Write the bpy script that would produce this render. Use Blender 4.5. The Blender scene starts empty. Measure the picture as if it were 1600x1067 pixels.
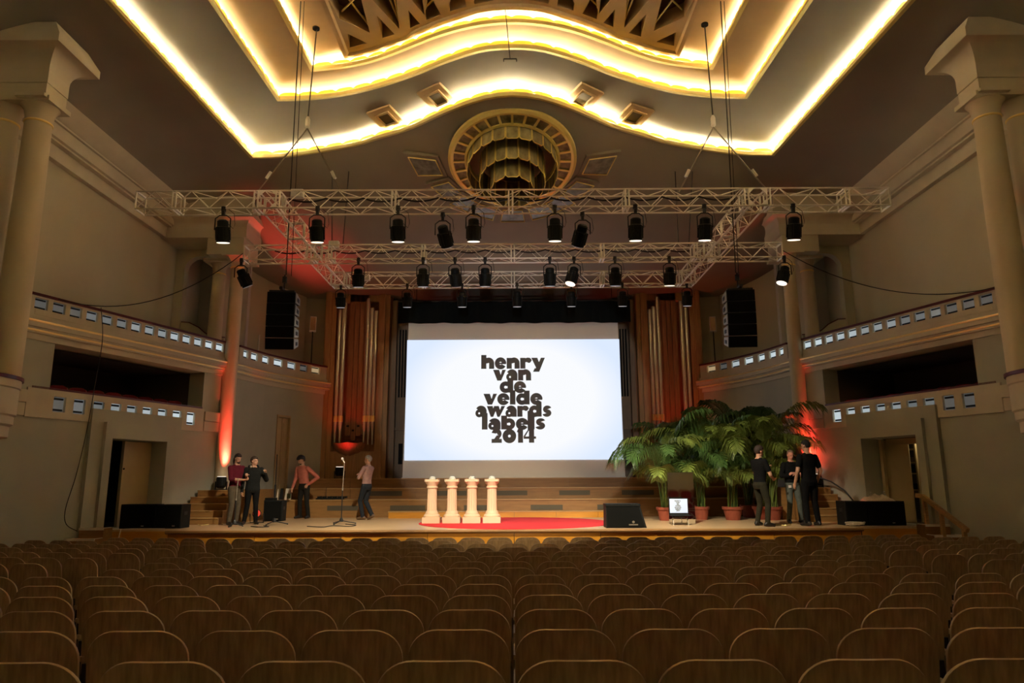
import bpy, bmesh, math, random
import numpy as np
from mathutils import Vector, Matrix, Euler, geometry, noise
R = math.radians
PI = math.pi
random.seed(7)
scene = bpy.context.scene
COL = scene.collection

# ---------------------------------------------------------------- camera, light, exposure
EYE = 2.04                       # lens height above the hall's zero level; the stage top is z = 1
PITCH, YAW, ROLL = R(11.16), R(0.10), R(-0.25)
cam_data = bpy.data.cameras.new('camera')
cam_data.sensor_width = 36.0
cam_data.lens = 24.75
cam_data.clip_end = 200
cam_data.clip_start = 0.05
cam = bpy.data.objects.new('camera', cam_data)
CROT = (Matrix.Rotation(YAW, 3, 'Z') @ Matrix.Rotation(R(90) + PITCH, 3, 'X') @ Matrix.Rotation(ROLL, 3, 'Z'))
cam.matrix_world = Matrix.Translation((0, 0, EYE)) @ CROT.to_4x4()
COL.objects.link(cam)
scene.camera = cam
scene.view_settings.view_transform = 'Standard'
scene.view_settings.look = 'None'
scene.view_settings.exposure = 0.0
scene.view_settings.gamma = 1.0
scene.view_settings.use_curve_mapping = False
scene.cycles.use_denoising = True
scene.cycles.max_bounces = 7
scene.cycles.diffuse_bounces = 5
scene.cycles.glossy_bounces = 3
scene.cycles.transmission_bounces = 4
scene.cycles.sample_clamp_indirect = 80.0
scene.cycles.caustics_reflective = False
scene.cycles.caustics_refractive = False
world = bpy.data.worlds.new('World')
scene.world = world
world.use_nodes = True
world.node_tree.nodes['Background'].inputs[0].default_value = (0.02, 0.016, 0.012, 1)
world.node_tree.nodes['Background'].inputs[1].default_value = 0.3

COVE_COL = (1.0, 0.90, 0.68)
COVE_W = 56.0                    # watts per metre of cove tube, outer tier; inner tiers a little less
FRONT_SPOT_W = 5200.0
RED_W = 260.0

def light(name, kind, loc, energy, color, target=None, **kw):
    d = bpy.data.lights.new(name, kind)
    d.energy = energy
    d.color = color
    for k, v in kw.items():
        setattr(d, k, v)
    o = bpy.data.objects.new(name, d)
    o.location = loc
    if target is not None:
        o.rotation_euler = (Vector(target) - Vector(loc)).to_track_quat('-Z', 'Y').to_euler()
    COL.objects.link(o)
    return o

# profile spot in the balcony behind the audience, the stage's front light
light('profile_spot', 'SPOT', (0, -2.2, 7.6), FRONT_SPOT_W, (1.0, 0.72, 0.40), (-0.3, 18.2, 1.3),
      spot_size=R(17), spot_blend=0.7, shadow_soft_size=0.12)

# projector behind the audience: its spill on the cloth around the slide
light('projector_beam', 'SPOT', (0, -2.4, 2.8), 2300.0, (0.88, 0.94, 1.0), (0, 23, 4.6), spot_size=R(20.5), spot_blend=0.12, shadow_soft_size=0.05)

def ray(px, py):
    return CROT @ Vector(((px - 800) / 1100.0, (533.5 - py) / 1100.0, -1.0))
def at(px, py, y):
    d = ray(px, py); k = y / d.y
    return Vector((d.x * k, y, EYE + d.z * k))
def onz(px, py, z):
    d = ray(px, py); k = (z - EYE) / d.z
    return Vector((d.x * k, d.y * k, z))

# ---------------------------------------------------------------- materials
def srgb(r, g, b):
    f = lambda c: (c / 12.92 if c <= 0.04045 else ((c + 0.055) / 1.055) ** 2.4)
    return (f(r / 255), f(g / 255), f(b / 255))
def mat(name, col, rough=0.6, metal=0.0, var=0.0, vscale=3.0, bump=0.0, bscale=60.0, spec=0.4, stretch=None, emit=None, estr=0.0, trans=0.0):
    m = bpy.data.materials.new(name)
    m.use_nodes = True
    nt = m.node_tree
    b = nt.nodes['Principled BSDF']
    b.inputs['Roughness'].default_value = rough
    b.inputs['Metallic'].default_value = metal
    b.inputs['Specular IOR Level'].default_value = spec
    b.inputs['Base Color'].default_value = (*col, 1)
    if trans: b.inputs['Transmission Weight'].default_value = trans
    if emit:
        b.inputs['Emission Color'].default_value = (*emit, 1)
        b.inputs['Emission Strength'].default_value = estr
    tc = None
    if var or bump:
        tc = nt.nodes.new('ShaderNodeTexCoord')
        mp = nt.nodes.new('ShaderNodeMapping')
        if stretch: mp.inputs['Scale'].default_value = stretch
        nt.links.new(tc.outputs['Object'], mp.inputs['Vector'])
    if var:
        n = nt.nodes.new('ShaderNodeTexNoise')
        n.inputs['Scale'].default_value = vscale
        n.inputs['Detail'].default_value = 5
        r = nt.nodes.new('ShaderNodeValToRGB')
        r.color_ramp.elements[0].position = 0.3
        r.color_ramp.elements[1].position = 0.7
        r.color_ramp.elements[0].color = (*[c * (1 - var) for c in col], 1)
        r.color_ramp.elements[1].color = (*[min(1, c * (1 + var)) for c in col], 1)
        nt.links.new(mp.outputs[0], n.inputs['Vector'])
        nt.links.new(n.outputs['Fac'], r.inputs[0])
        nt.links.new(r.outputs[0], b.inputs['Base Color'])
    if bump:
        n2 = nt.nodes.new('ShaderNodeTexNoise')
        n2.inputs['Scale'].default_value = bscale
        bp = nt.nodes.new('ShaderNodeBump')
        bp.inputs['Strength'].default_value = bump
        bp.inputs['Distance'].default_value = 0.02
        nt.links.new(mp.outputs[0], n2.inputs['Vector'])
        nt.links.new(n2.outputs['Fac'], bp.inputs['Height'])
        nt.links.new(bp.outputs[0], b.inputs['Normal'])
    return m

M = {}
M['plaster'] = mat('plaster', (0.50, 0.43, 0.35), 0.8, var=0.05, vscale=1.2, bump=0.05, bscale=40)
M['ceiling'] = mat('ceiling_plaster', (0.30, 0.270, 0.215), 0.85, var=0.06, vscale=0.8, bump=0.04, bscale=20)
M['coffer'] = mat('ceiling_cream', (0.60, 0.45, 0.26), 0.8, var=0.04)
M['grey'] = mat('grey_plaster', (0.455, 0.455, 0.365), 0.85, var=0.05, vscale=1.5, bump=0.05, bscale=60)
M['upper'] = mat('tan_plaster', (0.54, 0.49, 0.345), 0.85, var=0.04, vscale=1.0)
M['cream'] = mat('cream_stucco', (0.62, 0.56, 0.42), 0.75, var=0.04)
M['column'] = mat('column_stucco', (0.62, 0.53, 0.36), 0.7, var=0.04, vscale=2)
M['trough'] = mat('white_paint', (0.8, 0.75, 0.66), 0.8)
M['gold'] = mat('gold_leaf', (0.90, 0.70, 0.26), 0.38, 0.55)
M['goldpaint'] = mat('gold_paint', (0.82, 0.68, 0.26), 0.45, 0.2)
M['brass'] = mat('brass', (0.90, 0.76, 0.27), 0.35, 0.4)
M['scallop'] = mat('amber_glass', (0.85, 0.6, 0.08), 0.35, emit=(1.0, 0.58, 0.02), estr=0.95)  # own glow stands in for the cove tubes shining through the glass
M['smoke_glass'] = mat('smoky_glass', (0.30, 0.265, 0.145), 0.3, var=0.45, vscale=7, stretch=(1, 1, 0.4), spec=0.6)
M['grey_glass'] = mat('grey_glass', (0.27, 0.27, 0.23), 0.25, var=0.3, vscale=6, spec=0.6)
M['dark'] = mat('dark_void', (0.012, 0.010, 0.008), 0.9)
M['darkwood'] = mat('dark_lath', (0.10, 0.065, 0.03), 0.7, var=0.5, vscale=6, stretch=(1, 8, 1))
M['rail'] = mat('oxblood_rail', (0.10, 0.012, 0.014), 0.4)
M['redseat'] = mat('red_plush', (0.22, 0.014, 0.02), 0.8, var=0.15, vscale=8)
M['seatwood'] = mat('walnut_ply', (0.40, 0.29, 0.16), 0.45, var=0.28, vscale=7, stretch=(5, 5, 0.5), spec=0.35)
M['seatedge'] = mat('ply_edge', (0.44, 0.31, 0.15), 0.35, spec=0.6)
M['blackmetal'] = mat('black_metal', (0.015, 0.015, 0.015), 0.45)
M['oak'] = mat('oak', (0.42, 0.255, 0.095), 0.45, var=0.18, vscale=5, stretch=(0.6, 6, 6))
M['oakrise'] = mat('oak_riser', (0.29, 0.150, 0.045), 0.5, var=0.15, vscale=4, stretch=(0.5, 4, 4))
M['stagefloor'] = mat('stage_parquet', (0.54, 0.38, 0.21), 0.30, var=0.22, vscale=5, stretch=(0.5, 6, 1), spec=0.5)
M['fascia'] = mat('fascia_oak', (0.56, 0.25, 0.02), 0.45, var=0.12, vscale=4, stretch=(0.4, 4, 4))
M['floorwood'] = mat('hall_floor', (0.10, 0.05, 0.025), 0.6, var=0.2)
M['organwood'] = mat('organ_mahogany', (0.31, 0.14, 0.06), 0.5, var=0.2, vscale=4, stretch=(6, 6, 0.4))
M['organbrown'] = mat('organ_brown', (0.42, 0.255, 0.105), 0.55, var=0.18, vscale=4, stretch=(6, 6, 0.4))
M['organdark'] = mat('organ_bay', (0.30, 0.21, 0.13), 0.6, var=0.15, vscale=4, stretch=(6, 6, 0.4))
M['tin'] = mat('organ_pipe_tin', (0.80, 0.77, 0.62), 0.22, 0.5)
M['beigedoor'] = mat('beige_door', (0.50, 0.38, 0.20), 0.5, var=0.05)
M['blackcloth'] = mat('black_drape', (0.005, 0.008, 0.009), 0.95, spec=0.1)
M['fabric'] = mat('screen_cloth', (0.90, 0.91, 0.86), 0.9)
M['ink'] = mat('slide_ink', (0.20, 0.23, 0.235), 0.9)
M['alu'] = mat('truss_aluminium', (0.84, 0.81, 0.72), 0.36, 0.35)
M['black'] = mat('black_plastic', (0.009, 0.010, 0.009), 0.6, spec=0.2, var=0.3, vscale=30)
M['grille'] = mat('speaker_grille', (0.006, 0.0065, 0.006), 0.9, spec=0.1)
M['arrayscreenlit'] = mat('array_side_screenlit', (0.30, 0.34, 0.38), 0.5)  # the screen's bluish light on the inner cabinet sides, put into the colour
M['lens'] = mat('lamp_lens', (0.8, 0.75, 0.7), 0.3, emit=(1.0, 0.86, 0.70), estr=1.6)
M['lensdim'] = mat('lamp_lens_dim', (0.5, 0.5, 0.5), 0.2, emit=(0.85, 0.9, 1.0), estr=0.25)
M['wire'] = mat('black_cable', (0.02, 0.017, 0.014), 0.6)
M['steel'] = mat('steel_rope', (0.30, 0.26, 0.20), 0.5, 0.5)
M['redcarpet'] = mat('red_carpet', (0.62, 0.022, 0.03), 0.95, bump=0.2, bscale=300)
M['pedestal'] = mat('cream_plinth', (0.66, 0.49, 0.33), 0.6)
M['trophy'] = mat('trophy_glass', (0.75, 0.78, 0.74), 0.15, 0.3)
M['terracotta'] = mat('terracotta', (0.25, 0.058, 0.028), 0.8, var=0.1, vscale=8)
M['soil'] = mat('soil', (0.03, 0.02, 0.012), 0.95)
M['leaf'] = mat('palm_leaf', (0.14, 0.19, 0.035), 0.42, var=0.4, vscale=3, spec=0.4)
M['leafdark'] = mat('palm_leaf_dark', (0.06, 0.125, 0.03), 0.42, var=0.4, vscale=3, spec=0.4)
M['stem'] = mat('palm_stem', (0.09, 0.12, 0.03), 0.5)
M['mirror'] = mat('mirror_glass', (0.86, 0.86, 0.84), 0.03, 1.0)
M['white'] = mat('white_plastic', (0.75, 0.74, 0.70), 0.45)
M['bag'] = mat('clear_bag', (0.75, 0.66, 0.52), 0.25, bump=0.8, bscale=18)
M['bottle'] = mat('clear_bottle', (0.8, 0.85, 0.85), 0.08, trans=0.8)
M['redgel'] = mat('red_lens', (0.7, 0.05, 0.03), 0.3, emit=(1.0, 0.10, 0.05), estr=0.18)
M['vent'] = mat('vent_grille', (0.10, 0.085, 0.055), 0.6, 0.3)
M['paper'] = mat('white_board', (0.72, 0.66, 0.52), 0.8)
M['green'] = mat('green_print', (0.16, 0.22, 0.12), 0.8)
M['boxwall'] = mat('box_wall', (0.10, 0.075, 0.045), 0.9)  # dim light inside box and passage put into a darker wall colour
M['niche'] = mat('niche_plaster', (0.58, 0.56, 0.52), 0.85)
M['gildline'] = mat('gilded_line', (1.0, 0.84, 0.42), 0.32, 0.75)
M['nosing'] = mat('white_nosing', (0.75, 0.72, 0.62), 0.6)

def screen_material():
    m = bpy.data.materials.new('projected_slide')
    m.use_nodes = True
    nt = m.node_tree
    for n in list(nt.nodes):
        if n.type != 'OUTPUT_MATERIAL': nt.nodes.remove(n)
    out = nt.nodes['Material Output']
    e = nt.nodes.new('ShaderNodeEmission')
    tc = nt.nodes.new('ShaderNodeTexCoord')
    mp = nt.nodes.new('ShaderNodeMapping')
    mp.inputs['Scale'].default_value = (1 / 3.9, 1, 1 / 2.6)
    g = nt.nodes.new('ShaderNodeTexGradient'); g.gradient_type = 'SPHERICAL'
    r = nt.nodes.new('ShaderNodeValToRGB')
    r.color_ramp.elements[0].position = 0.0
    r.color_ramp.elements[0].color = (0.68, 0.78, 0.97, 1)
    r.color_ramp.elements[1].position = 0.32
    r.color_ramp.elements[1].color = (0.90, 0.915, 0.94, 1)
    nt.links.new(tc.outputs['Object'], mp.inputs['Vector'])
    nt.links.new(mp.outputs[0], g.inputs[0])
    nt.links.new(g.outputs[1], r.inputs[0])
    nt.links.new(r.outputs[0], e.inputs[0])
    e.inputs[1].default_value = 1.06
    nt.links.new(e.outputs[0], out.inputs[0])
    return m
M['slide'] = screen_material()
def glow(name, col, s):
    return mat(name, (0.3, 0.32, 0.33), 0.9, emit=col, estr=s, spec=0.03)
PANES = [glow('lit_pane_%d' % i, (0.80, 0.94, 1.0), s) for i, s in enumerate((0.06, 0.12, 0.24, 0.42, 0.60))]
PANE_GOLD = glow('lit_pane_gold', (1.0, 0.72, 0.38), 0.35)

# ---------------------------------------------------------------- mesh builder
class MB:
    def __init__(s):
        s.v = []; s.f = []
    def add(s, verts, faces):
        o = len(s.v)
        s.v.extend([tuple(p) for p in verts])
        s.f.extend([tuple(i + o for i in f) for f in faces])
        return s
    def hexa(s, p):       # p: bottom 4 ccw, top 4 ccw
        return s.add(p, [(3, 2, 1, 0), (4, 5, 6, 7), (0, 1, 5, 4), (1, 2, 6, 5), (2, 3, 7, 6), (3, 0, 4, 7)])
    def box(s, c, d, m=None):
        x, y, z = d[0] / 2, d[1] / 2, d[2] / 2
        p = [Vector(q) for q in ((-x, -y, -z), (x, -y, -z), (x, y, -z), (-x, y, -z), (-x, -y, z), (x, -y, z), (x, y, z), (-x, y, z))]
        if m is not None: p = [m @ q for q in p]
        c = Vector(c)
        return s.hexa([q + c for q in p])
    def bx(s, x0, x1, y0, y1, z0, z1):
        return s.box(((x0 + x1) / 2, (y0 + y1) / 2, (z0 + z1) / 2), (abs(x1 - x0), abs(y1 - y0), abs(z1 - z0)))
    def rbox(s, c, d, b, m=None):     # box with bevelled vertical (z) corners
        x, y, z = d[0] / 2, d[1] / 2, d[2] / 2
        P = [(x - b, -y), (x, -y + b), (x, y - b), (x - b, y), (-x + b, y), (-x, y - b), (-x, -y + b), (-x + b, -y)]
        return s.prism(P, -z, z, Matrix.Translation(c) @ (m.to_4x4() if m is not None else Matrix.Identity(4)))
    def prism(s, poly, z0, z1, m=None):
        n = len(poly)
        p = [Vector((a, b, z0)) for a, b in poly] + [Vector((a, b, z1)) for a, b in poly]
        if m is not None: p = [m @ q for q in p]
        return s.add(p, [tuple(range(n - 1, -1, -1)), tuple(range(n, 2 * n))] + [(i, (i + 1) % n, n + (i + 1) % n, n + i) for i in range(n)])
    def lathe(s, prof, n=20, m=None, cap=True):
        vs = []; fs = []
        k = len(prof)
        for i in range(n):
            a = 2 * PI * i / n
            for r, z in prof:
                q = Vector((r * math.cos(a), r * math.sin(a), z))
                vs.append(m @ q if m is not None else q)
        for i in range(n):
            j = (i + 1) % n
            for t in range(k - 1):
                fs.append((i * k + t, j * k + t, j * k + t + 1, i * k + t + 1))
        if cap:
            fs.append(tuple(i * k for i in range(n - 1, -1, -1)))
            fs.append(tuple(i * k + k - 1 for i in range(n)))
        return s.add(vs, fs)
    def tube(s, pts, r, n=6, cap=True):
        pts = [Vector(p) for p in pts]
        rr = r if isinstance(r, (list, tuple)) else [r] * len(pts)
        vs = []; fs = []
        up = None
        for i, p in enumerate(pts):
            t = (pts[min(i + 1, len(pts) - 1)] - pts[max(i - 1, 0)]).normalized()
            if up is None:
                up = t.cross(Vector((0, 0, 1)))
                if up.length < 1e-3: up = Vector((1, 0, 0))
            up = (up - t * up.dot(t)).normalized()
            w = t.cross(up)
            for k in range(n):
                a = 2 * PI * k / n
                vs.append(p + (up * math.cos(a) + w * math.sin(a)) * rr[i])
        for i in range(len(pts) - 1):
            for k in range(n):
                k2 = (k + 1) % n
                fs.append((i * n + k, i * n + k2, (i + 1) * n + k2, (i + 1) * n + k))
        if cap:
            fs.append(tuple(range(n - 1, -1, -1)))
            fs.append(tuple((len(pts) - 1) * n + k for k in range(n)))
        return s.add(vs, fs)
    def grid(s, rows, close=False):
        n = len(rows[0]); vs = [p for r in rows for p in r]; fs = []
        for i in range(len(rows) - 1):
            for k in range(n - 1 + (1 if close else 0)):
                k2 = (k + 1) % n
                fs.append((i * n + k, i * n + k2, (i + 1) * n + k2, (i + 1) * n + k))
        return s.add(vs, fs)
    def ball(s, c, rad, nu=12, nv=8, m=None):
        rx, ry, rz = rad if isinstance(rad, (tuple, list)) else (rad,) * 3
        c = Vector(c); rows = []
        for j in range(1, nv):
            t = PI * j / nv
            ring = []
            for i in range(nu):
                a = 2 * PI * i / nu
                q = Vector((rx * math.sin(t) * math.cos(a), ry * math.sin(t) * math.sin(a), rz * math.cos(t)))
                ring.append((m @ q if m is not None else q) + c)
            rows.append(ring)
        o = len(s.v)
        s.grid(rows, True)
        top = Vector((0, 0, rz)); bot = Vector((0, 0, -rz))
        if m is not None: top = m @ top; bot = m @ bot
        e = len(s.v)
        s.v += [tuple(top + c), tuple(bot + c)]
        for i in range(nu):
            j = (i + 1) % nu
            s.f.append((e, o + j, o + i))
            b = o + (nv - 2) * nu
            s.f.append((e + 1, b + i, b + j))
        return s
    def mesh(s, name, m, angle=32):
        me = bpy.data.meshes.new(name)
        me.from_pydata(s.v, [], s.f)
        bm = bmesh.new(); bm.from_mesh(me)
        bmesh.ops.recalc_face_normals(bm, faces=bm.faces)
        bm.to_mesh(me); bm.free()
        me.polygons.foreach_set('use_smooth', [True] * len(me.polygons))
        me.set_sharp_from_angle(angle=R(angle))
        me.materials.append(m)
        return me
    def build(s, name, m, parent=None, loc=None, angle=32):
        return place(name, s.mesh(name, m, angle), parent, loc)

def place(name, me, parent=None, loc=None, mtx=None):
    o = bpy.data.objects.new(name, me)
    COL.objects.link(o)
    if parent is not None: o.parent = parent
    if mtx is not None: o.matrix_local = mtx
    elif loc is not None: o.location = loc
    return o
def tag(o, label=None, cat=None, group=None, kind=None):
    if label: o['label'] = label
    if cat: o['category'] = cat
    if group: o['group'] = group
    if kind: o['kind'] = kind
    return o
def thing(name, label, cat, loc=(0, 0, 0), rz=0.0, group=None, kind=None):
    o = bpy.data.objects.new(name, None)
    o.empty_display_size = 0.1
    COL.objects.link(o)
    o.location = loc
    o.rotation_euler = (0, 0, rz)
    return tag(o, label, cat, group, kind)
def bar_mtx(a, b):        # matrix that lays a unit z-bar from a to b
    a = Vector(a); b = Vector(b); d = b - a
    return Matrix.Translation(a) @ d.to_track_quat('Z', 'Y').to_matrix().to_4x4() @ Matrix.Diagonal((1, 1, d.length, 1))
def ordinal(n):
    return ('zeroth first second third fourth fifth sixth seventh eighth ninth tenth eleventh twelfth thirteenth fourteenth fifteenth sixteenth seventeenth eighteenth nineteenth twentieth').split()[n]
SIDE = {-1: 'left', 1: 'right'}
# ================================================================ THE HALL
def rowz(y):                      # floor height of the dished hall floor at depth y
    y = max(2.0, min(15.6, y))
    return (-1.134e-4 * y ** 3 + 5.352e-3 * y * y - 0.10046 * y - 0.4431) + EYE - 0.88
fl = MB()
ys = [-3.2, 0, 2] + [3 + k for k in range(13)] + [25.6]
fl.grid([[Vector((x, y, rowz(y))) for x in (-12.5, -6, 0, 6, 12.5)] for y in ys])
tag(fl.build('floor', M['floorwood']), 'dark wooden hall floor sloping down to the stage under the seat rows', 'floor', kind='structure')

def Xw(y): return 14.9 - 0.345 * y
NL = math.hypot(1, 0.345)
def W(s, y, off, z):
    return Vector((s * (Xw(y) - off / NL), y - off * 0.345 / NL, z))
def wb(mb, s, y0, y1, o0, o1, z0, z1):
    mb.hexa([W(s, y0, o0, z0), W(s, y1, o0, z0), W(s, y1, o1, z0), W(s, y0, o1, z0),
             W(s, y0, o0, z1), W(s, y1, o0, z1), W(s, y1, o1, z1), W(s, y0, o1, z1)])
    return mb
# curved apse wall beyond the far columns
APSE = [Vector(p) for p in ((7.98, 20.05, 0), (7.86, 20.7, 0), (7.62, 21.6, 0), (7.22, 22.6, 0), (6.80, 23.4, 0), (6.42, 24.05, 0))]
def apse(s, t, off, z):
    k = max(0, min(len(APSE) - 2, int(t * (len(APSE) - 1))))
    u = t * (len(APSE) - 1) - k
    p = APSE[k].lerp(APSE[k + 1], u)
    a = APSE[max(k - 1, 0)]; b = APSE[min(k + 2, len(APSE) - 1)]
    d = ((APSE[k + 1] - a).normalized().lerp((b - APSE[k]).normalized(), u)).normalized()
    n = Vector((-d.y, d.x, 0))          # towards the room's centre
    if n.x > 0: n = -n
    q = p + n * off
    return Vector((s * q.x, q.y, z))
def ab(mb, s, t0, t1, o0, o1, z0, z1, n=1):
    for i in range(n):
        a = t0 + (t1 - t0) * i / n; b = t0 + (t1 - t0) * (i + 1) / n
        mb.hexa([apse(s, a, o0, z0), apse(s, b, o0, z0), apse(s, b, o1, z0), apse(s, a, o1, z0),
                 apse(s, a, o0, z1), apse(s, b, o0, z1), apse(s, b, o1, z1), apse(s, a, o1, z1)])
    return mb

WIN_LOW = [14.99, 15.44, 15.90, 16.33, 16.75, 17.18, 17.62, 18.07, 18.52]
WIN_UP = [14.34 + 0.3815 * k for k in range(14)]
def pane_with_bars(parent, quad, m, bars=True):
    # quad: function (u, v, off) -> point ; the pane is a lit panel with two dark bars
    p = MB(); p.hexa([quad(0, 0, 0), quad(1, 0, 0), quad(1, 0, .015), quad(0, 0, .015), quad(0, 1, 0), quad(1, 1, 0), quad(1, 1, .015), quad(0, 1, .015)])
    o = p.build('window_pane', m, parent)
    if bars:
        b = MB()
        for v0, v1 in ((0.07, 0.20), (0.80, 0.93)):
            b.hexa([quad(.12, v0, .015), quad(.9, v0, .015), quad(.9, v0, .035), quad(.12, v0, .035), quad(.12, v1, .015), quad(.9, v1, .015), quad(.9, v1, .035), quad(.12, v1, .035)])
        b.build('dark_bar', M['black'], o)
    return o

for s in (-1, 1):
    sd = SIDE[s]
    # ---- the raked side wall: plain lower wall with the stage door
    wl = thing('wall_' + sd, 'grey beige side wall on the %s with stage door, box opening and balcony front' % sd, 'wall', kind='structure')
    m = MB()
    wb(m, s, 11.0, 16.2, -.5, 0, -.6, 3.36); wb(m, s, 17.7, 20.2, -.5, 0, -.6, 3.36); wb(m, s, 16.2, 17.7, -.5, 0, 3.02, 3.36); wb(m, s, 16.2, 17.7, -.5, 0, -.6, 1.0)
    wb(m, s, 11.0, 14.77, -.5, 0, 3.36, 4.95); wb(m, s, 18.9, 20.2, -.5, 0, 3.36, 4.95)
    m.build('wall_surface', M['grey'], wl)
    # stepped door surround
    m = MB()
    wb(m, s, 15.72, 16.2, 0, .10, 1.0, 3.66); wb(m, s, 17.7, 18.18, 0, .10, 1.0, 3.66); wb(m, s, 16.2, 17.7, 0, .10, 3.02, 3.66)
    m.build('portal_step', M['grey'], wl)
    m = MB()
    wb(m, s, 16.02, 16.2, .10, .19, 1.0, 3.38); wb(m, s, 17.7, 17.92, .10, .19, 1.0, 3.38); wb(m, s, 16.2, 17.7, .10, .19, 3.02, 3.38)
    m.build('portal_step', M['grey'], wl)
    m = MB(); wb(m, s, 16.0, 18.8, -2.4, -2.2, .98, 3.25); wb(m, s, 15.9, 16.0, -2.2, -.5, .98, 3.25); wb(m, s, 18.7, 18.8, -2.2, -.5, .98, 3.25); wb(m, s, 16.0, 18.8, -2.2, -.5, 3.1, 3.2); wb(m, s, 16.0, 18.8, -2.2, -.5, .9, 1.0)
    m.build('side_passage', M['boxwall'] if s > 0 else M['dark'], wl)  # left passage near-black: its shade is put into the colour
    # lower box opening: parapet with windows, dark box behind, red handrail
    m = MB()
    zb, zt, z0, z1 = 3.36, 3.96, 3.51, 3.83
    wb(m, s, 14.30, 18.95, -.14, .04, zb, z0); wb(m, s, 14.30, 18.95, -.14, .04, z1, zt)
    e = [14.30] + sum([[y - .135, y + .135] for y in WIN_LOW], []) + [18.95]
    for k in range(0, len(e), 2): wb(m, s, e[k], e[k + 1], -.14, .04, z0, z1)
    m.build('parapet', M['cream'], wl)
    for k, y in enumerate(WIN_LOW):
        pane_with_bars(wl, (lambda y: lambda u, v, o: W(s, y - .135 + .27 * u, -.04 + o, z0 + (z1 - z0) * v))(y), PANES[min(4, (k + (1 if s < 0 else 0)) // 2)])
    m = MB(); wb(m, s, 14.4, 18.92, -.16, .0, zt, zt + .05); m.build('handrail', M['rail'], wl)
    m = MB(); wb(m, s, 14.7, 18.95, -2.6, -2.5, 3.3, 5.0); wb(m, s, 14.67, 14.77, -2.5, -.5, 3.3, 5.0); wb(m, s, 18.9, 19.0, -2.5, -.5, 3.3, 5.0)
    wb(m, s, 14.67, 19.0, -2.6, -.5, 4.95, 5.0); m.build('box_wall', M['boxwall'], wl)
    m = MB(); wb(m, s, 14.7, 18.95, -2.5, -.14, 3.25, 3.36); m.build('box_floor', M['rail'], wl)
    m = MB(); wb(m, s, 12.6, 14.28, 0, .05, 3.38, 3.63); wb(m, s, 12.6, 14.28, 0, .07, 3.65, 3.90); wb(m, s, 18.97, 19.9, 0, .05, 3.38, 3.63); wb(m, s, 18.97, 19.9, 0, .07, 3.65, 3.90)
    m.build('wall_band', M['cream'], wl)
    # ledges under the balcony, with gilded lines
    m = MB(); wb(m, s, 12.4, 20.2, -.6, .04, 4.95, 5.08); wb(m, s, 12.4, 20.2, -.6, .12, 5.08, 5.2); wb(m, s, 12.4, 20.2, -.6, .18, 5.2, 5.36); wb(m, s, 12.4, 20.2, -.6, .10, 5.36, 5.45)
    m.build('balcony_ledge', M['cream'], wl)
    for z, o in ((5.115, .12), (5.30, .18)):
        m = MB(); m.tube([W(s, 12.4, o, z + .02), W(s, 20.2, o, z + .02)], .024, 8); m.build('gilded_line', M['gildline'], wl)
    # upper parapet
    m = MB(); z0, z1 = 5.60, 5.83
    wb(m, s, 13.0, 19.75, -.14, .06, 5.45, z0); wb(m, s, 13.0, 19.75, -.14, .06, z1, 5.87)
    e = [13.0] + sum([[y - .14, y + .14] for y in WIN_UP], []) + [19.75]
    for k in range(0, len(e), 2): wb(m, s, e[k], e[k + 1], -.14, .06, z0, z1)
    m.build('parapet', M['cream'], wl)
    m = MB(); wb(m, s, 14.22, 19.6, .06, .07, 5.47, 5.57); m.build('parapet_panel', M['cream'], wl)
    for k, y in enumerate(WIN_UP):
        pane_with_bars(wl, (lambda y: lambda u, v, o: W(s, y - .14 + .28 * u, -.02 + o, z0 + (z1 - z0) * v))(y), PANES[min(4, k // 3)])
    m = MB(); wb(m, s, 13.0, 19.8, -.17, .09, 5.87, 5.925); m.build('handrail', M['rail'], wl)
    # balcony floor and back wall, return wall with niche
    m = MB()
    P = [W(s, 10.6, -.1, 0), W(s, 20.2, -.1, 0), Vector((s * 10.4, 20.6, 0)), Vector((s * 11.4, 10.6, 0))]
    m.hexa([p + Vector((0, 0, 5.05)) for p in P] + [p + Vector((0, 0, 5.12)) for p in P]); m.build('balcony_floor', M['rail'], wl)
    m = MB(); m.bx(s * 10.2, s * 10.6, -3.2, 20.6, 5.0, 9.6); m.build('back_wall', M['upper'], wl)
    m = MB(); m.bx(s * 11.9, s * 12.4, -3.2, 12.0, -.8, 9.6); m.build('outer_wall', M['grey'], wl)
    m = MB()
    y0, y1 = 20.45, 20.7
    m.bx(s * 9.93, s * 10.25, y0, y1, 5.0, 9.3)
    r = .42                         # rounded corner of the niche
    cn_ = [(9.93, 8.75)] + [(9.93 - r * (1 - math.cos(PI / 2 * k / 10)), 8.75 - r + r * math.sin(PI / 2 * k / 10)) for k in range(11)]
    m.prism(cn_, 0, y1 - y0, Matrix.Translation((0, y0, 0)) @ Matrix(((s, 0, 0, 0), (0, 0, 1, 0), (0, 1, 0, 0), (0, 0, 0, 1))))
    m.bx(s * 8.2, s * 9.93, y0, y1, 8.75, 9.3)
    m.build('return_wall', M['upper'], wl)
    m = MB(); m.bx(s * 8.4, s * 10.25, 21.6, 21.8, 5.0, 9.3); m.bx(s * 9.95, s * 10.2, 20.7, 21.6, 5.0, 9.3); m.bx(s * 8.4, s * 10.2, 20.7, 21.6, 9.0, 9.3)
    m.build('niche_wall', M['niche'], wl)
    m = MB()                        # curved low wall in the niche with its dark coping
    top = [(9.98, 6.72), (9.7, 6.70), (9.4, 6.55), (9.2, 6.38), (9.1, 6.33), (9.1, 6.28), (8.9, 6.26), (8.6, 6.24)]
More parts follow.
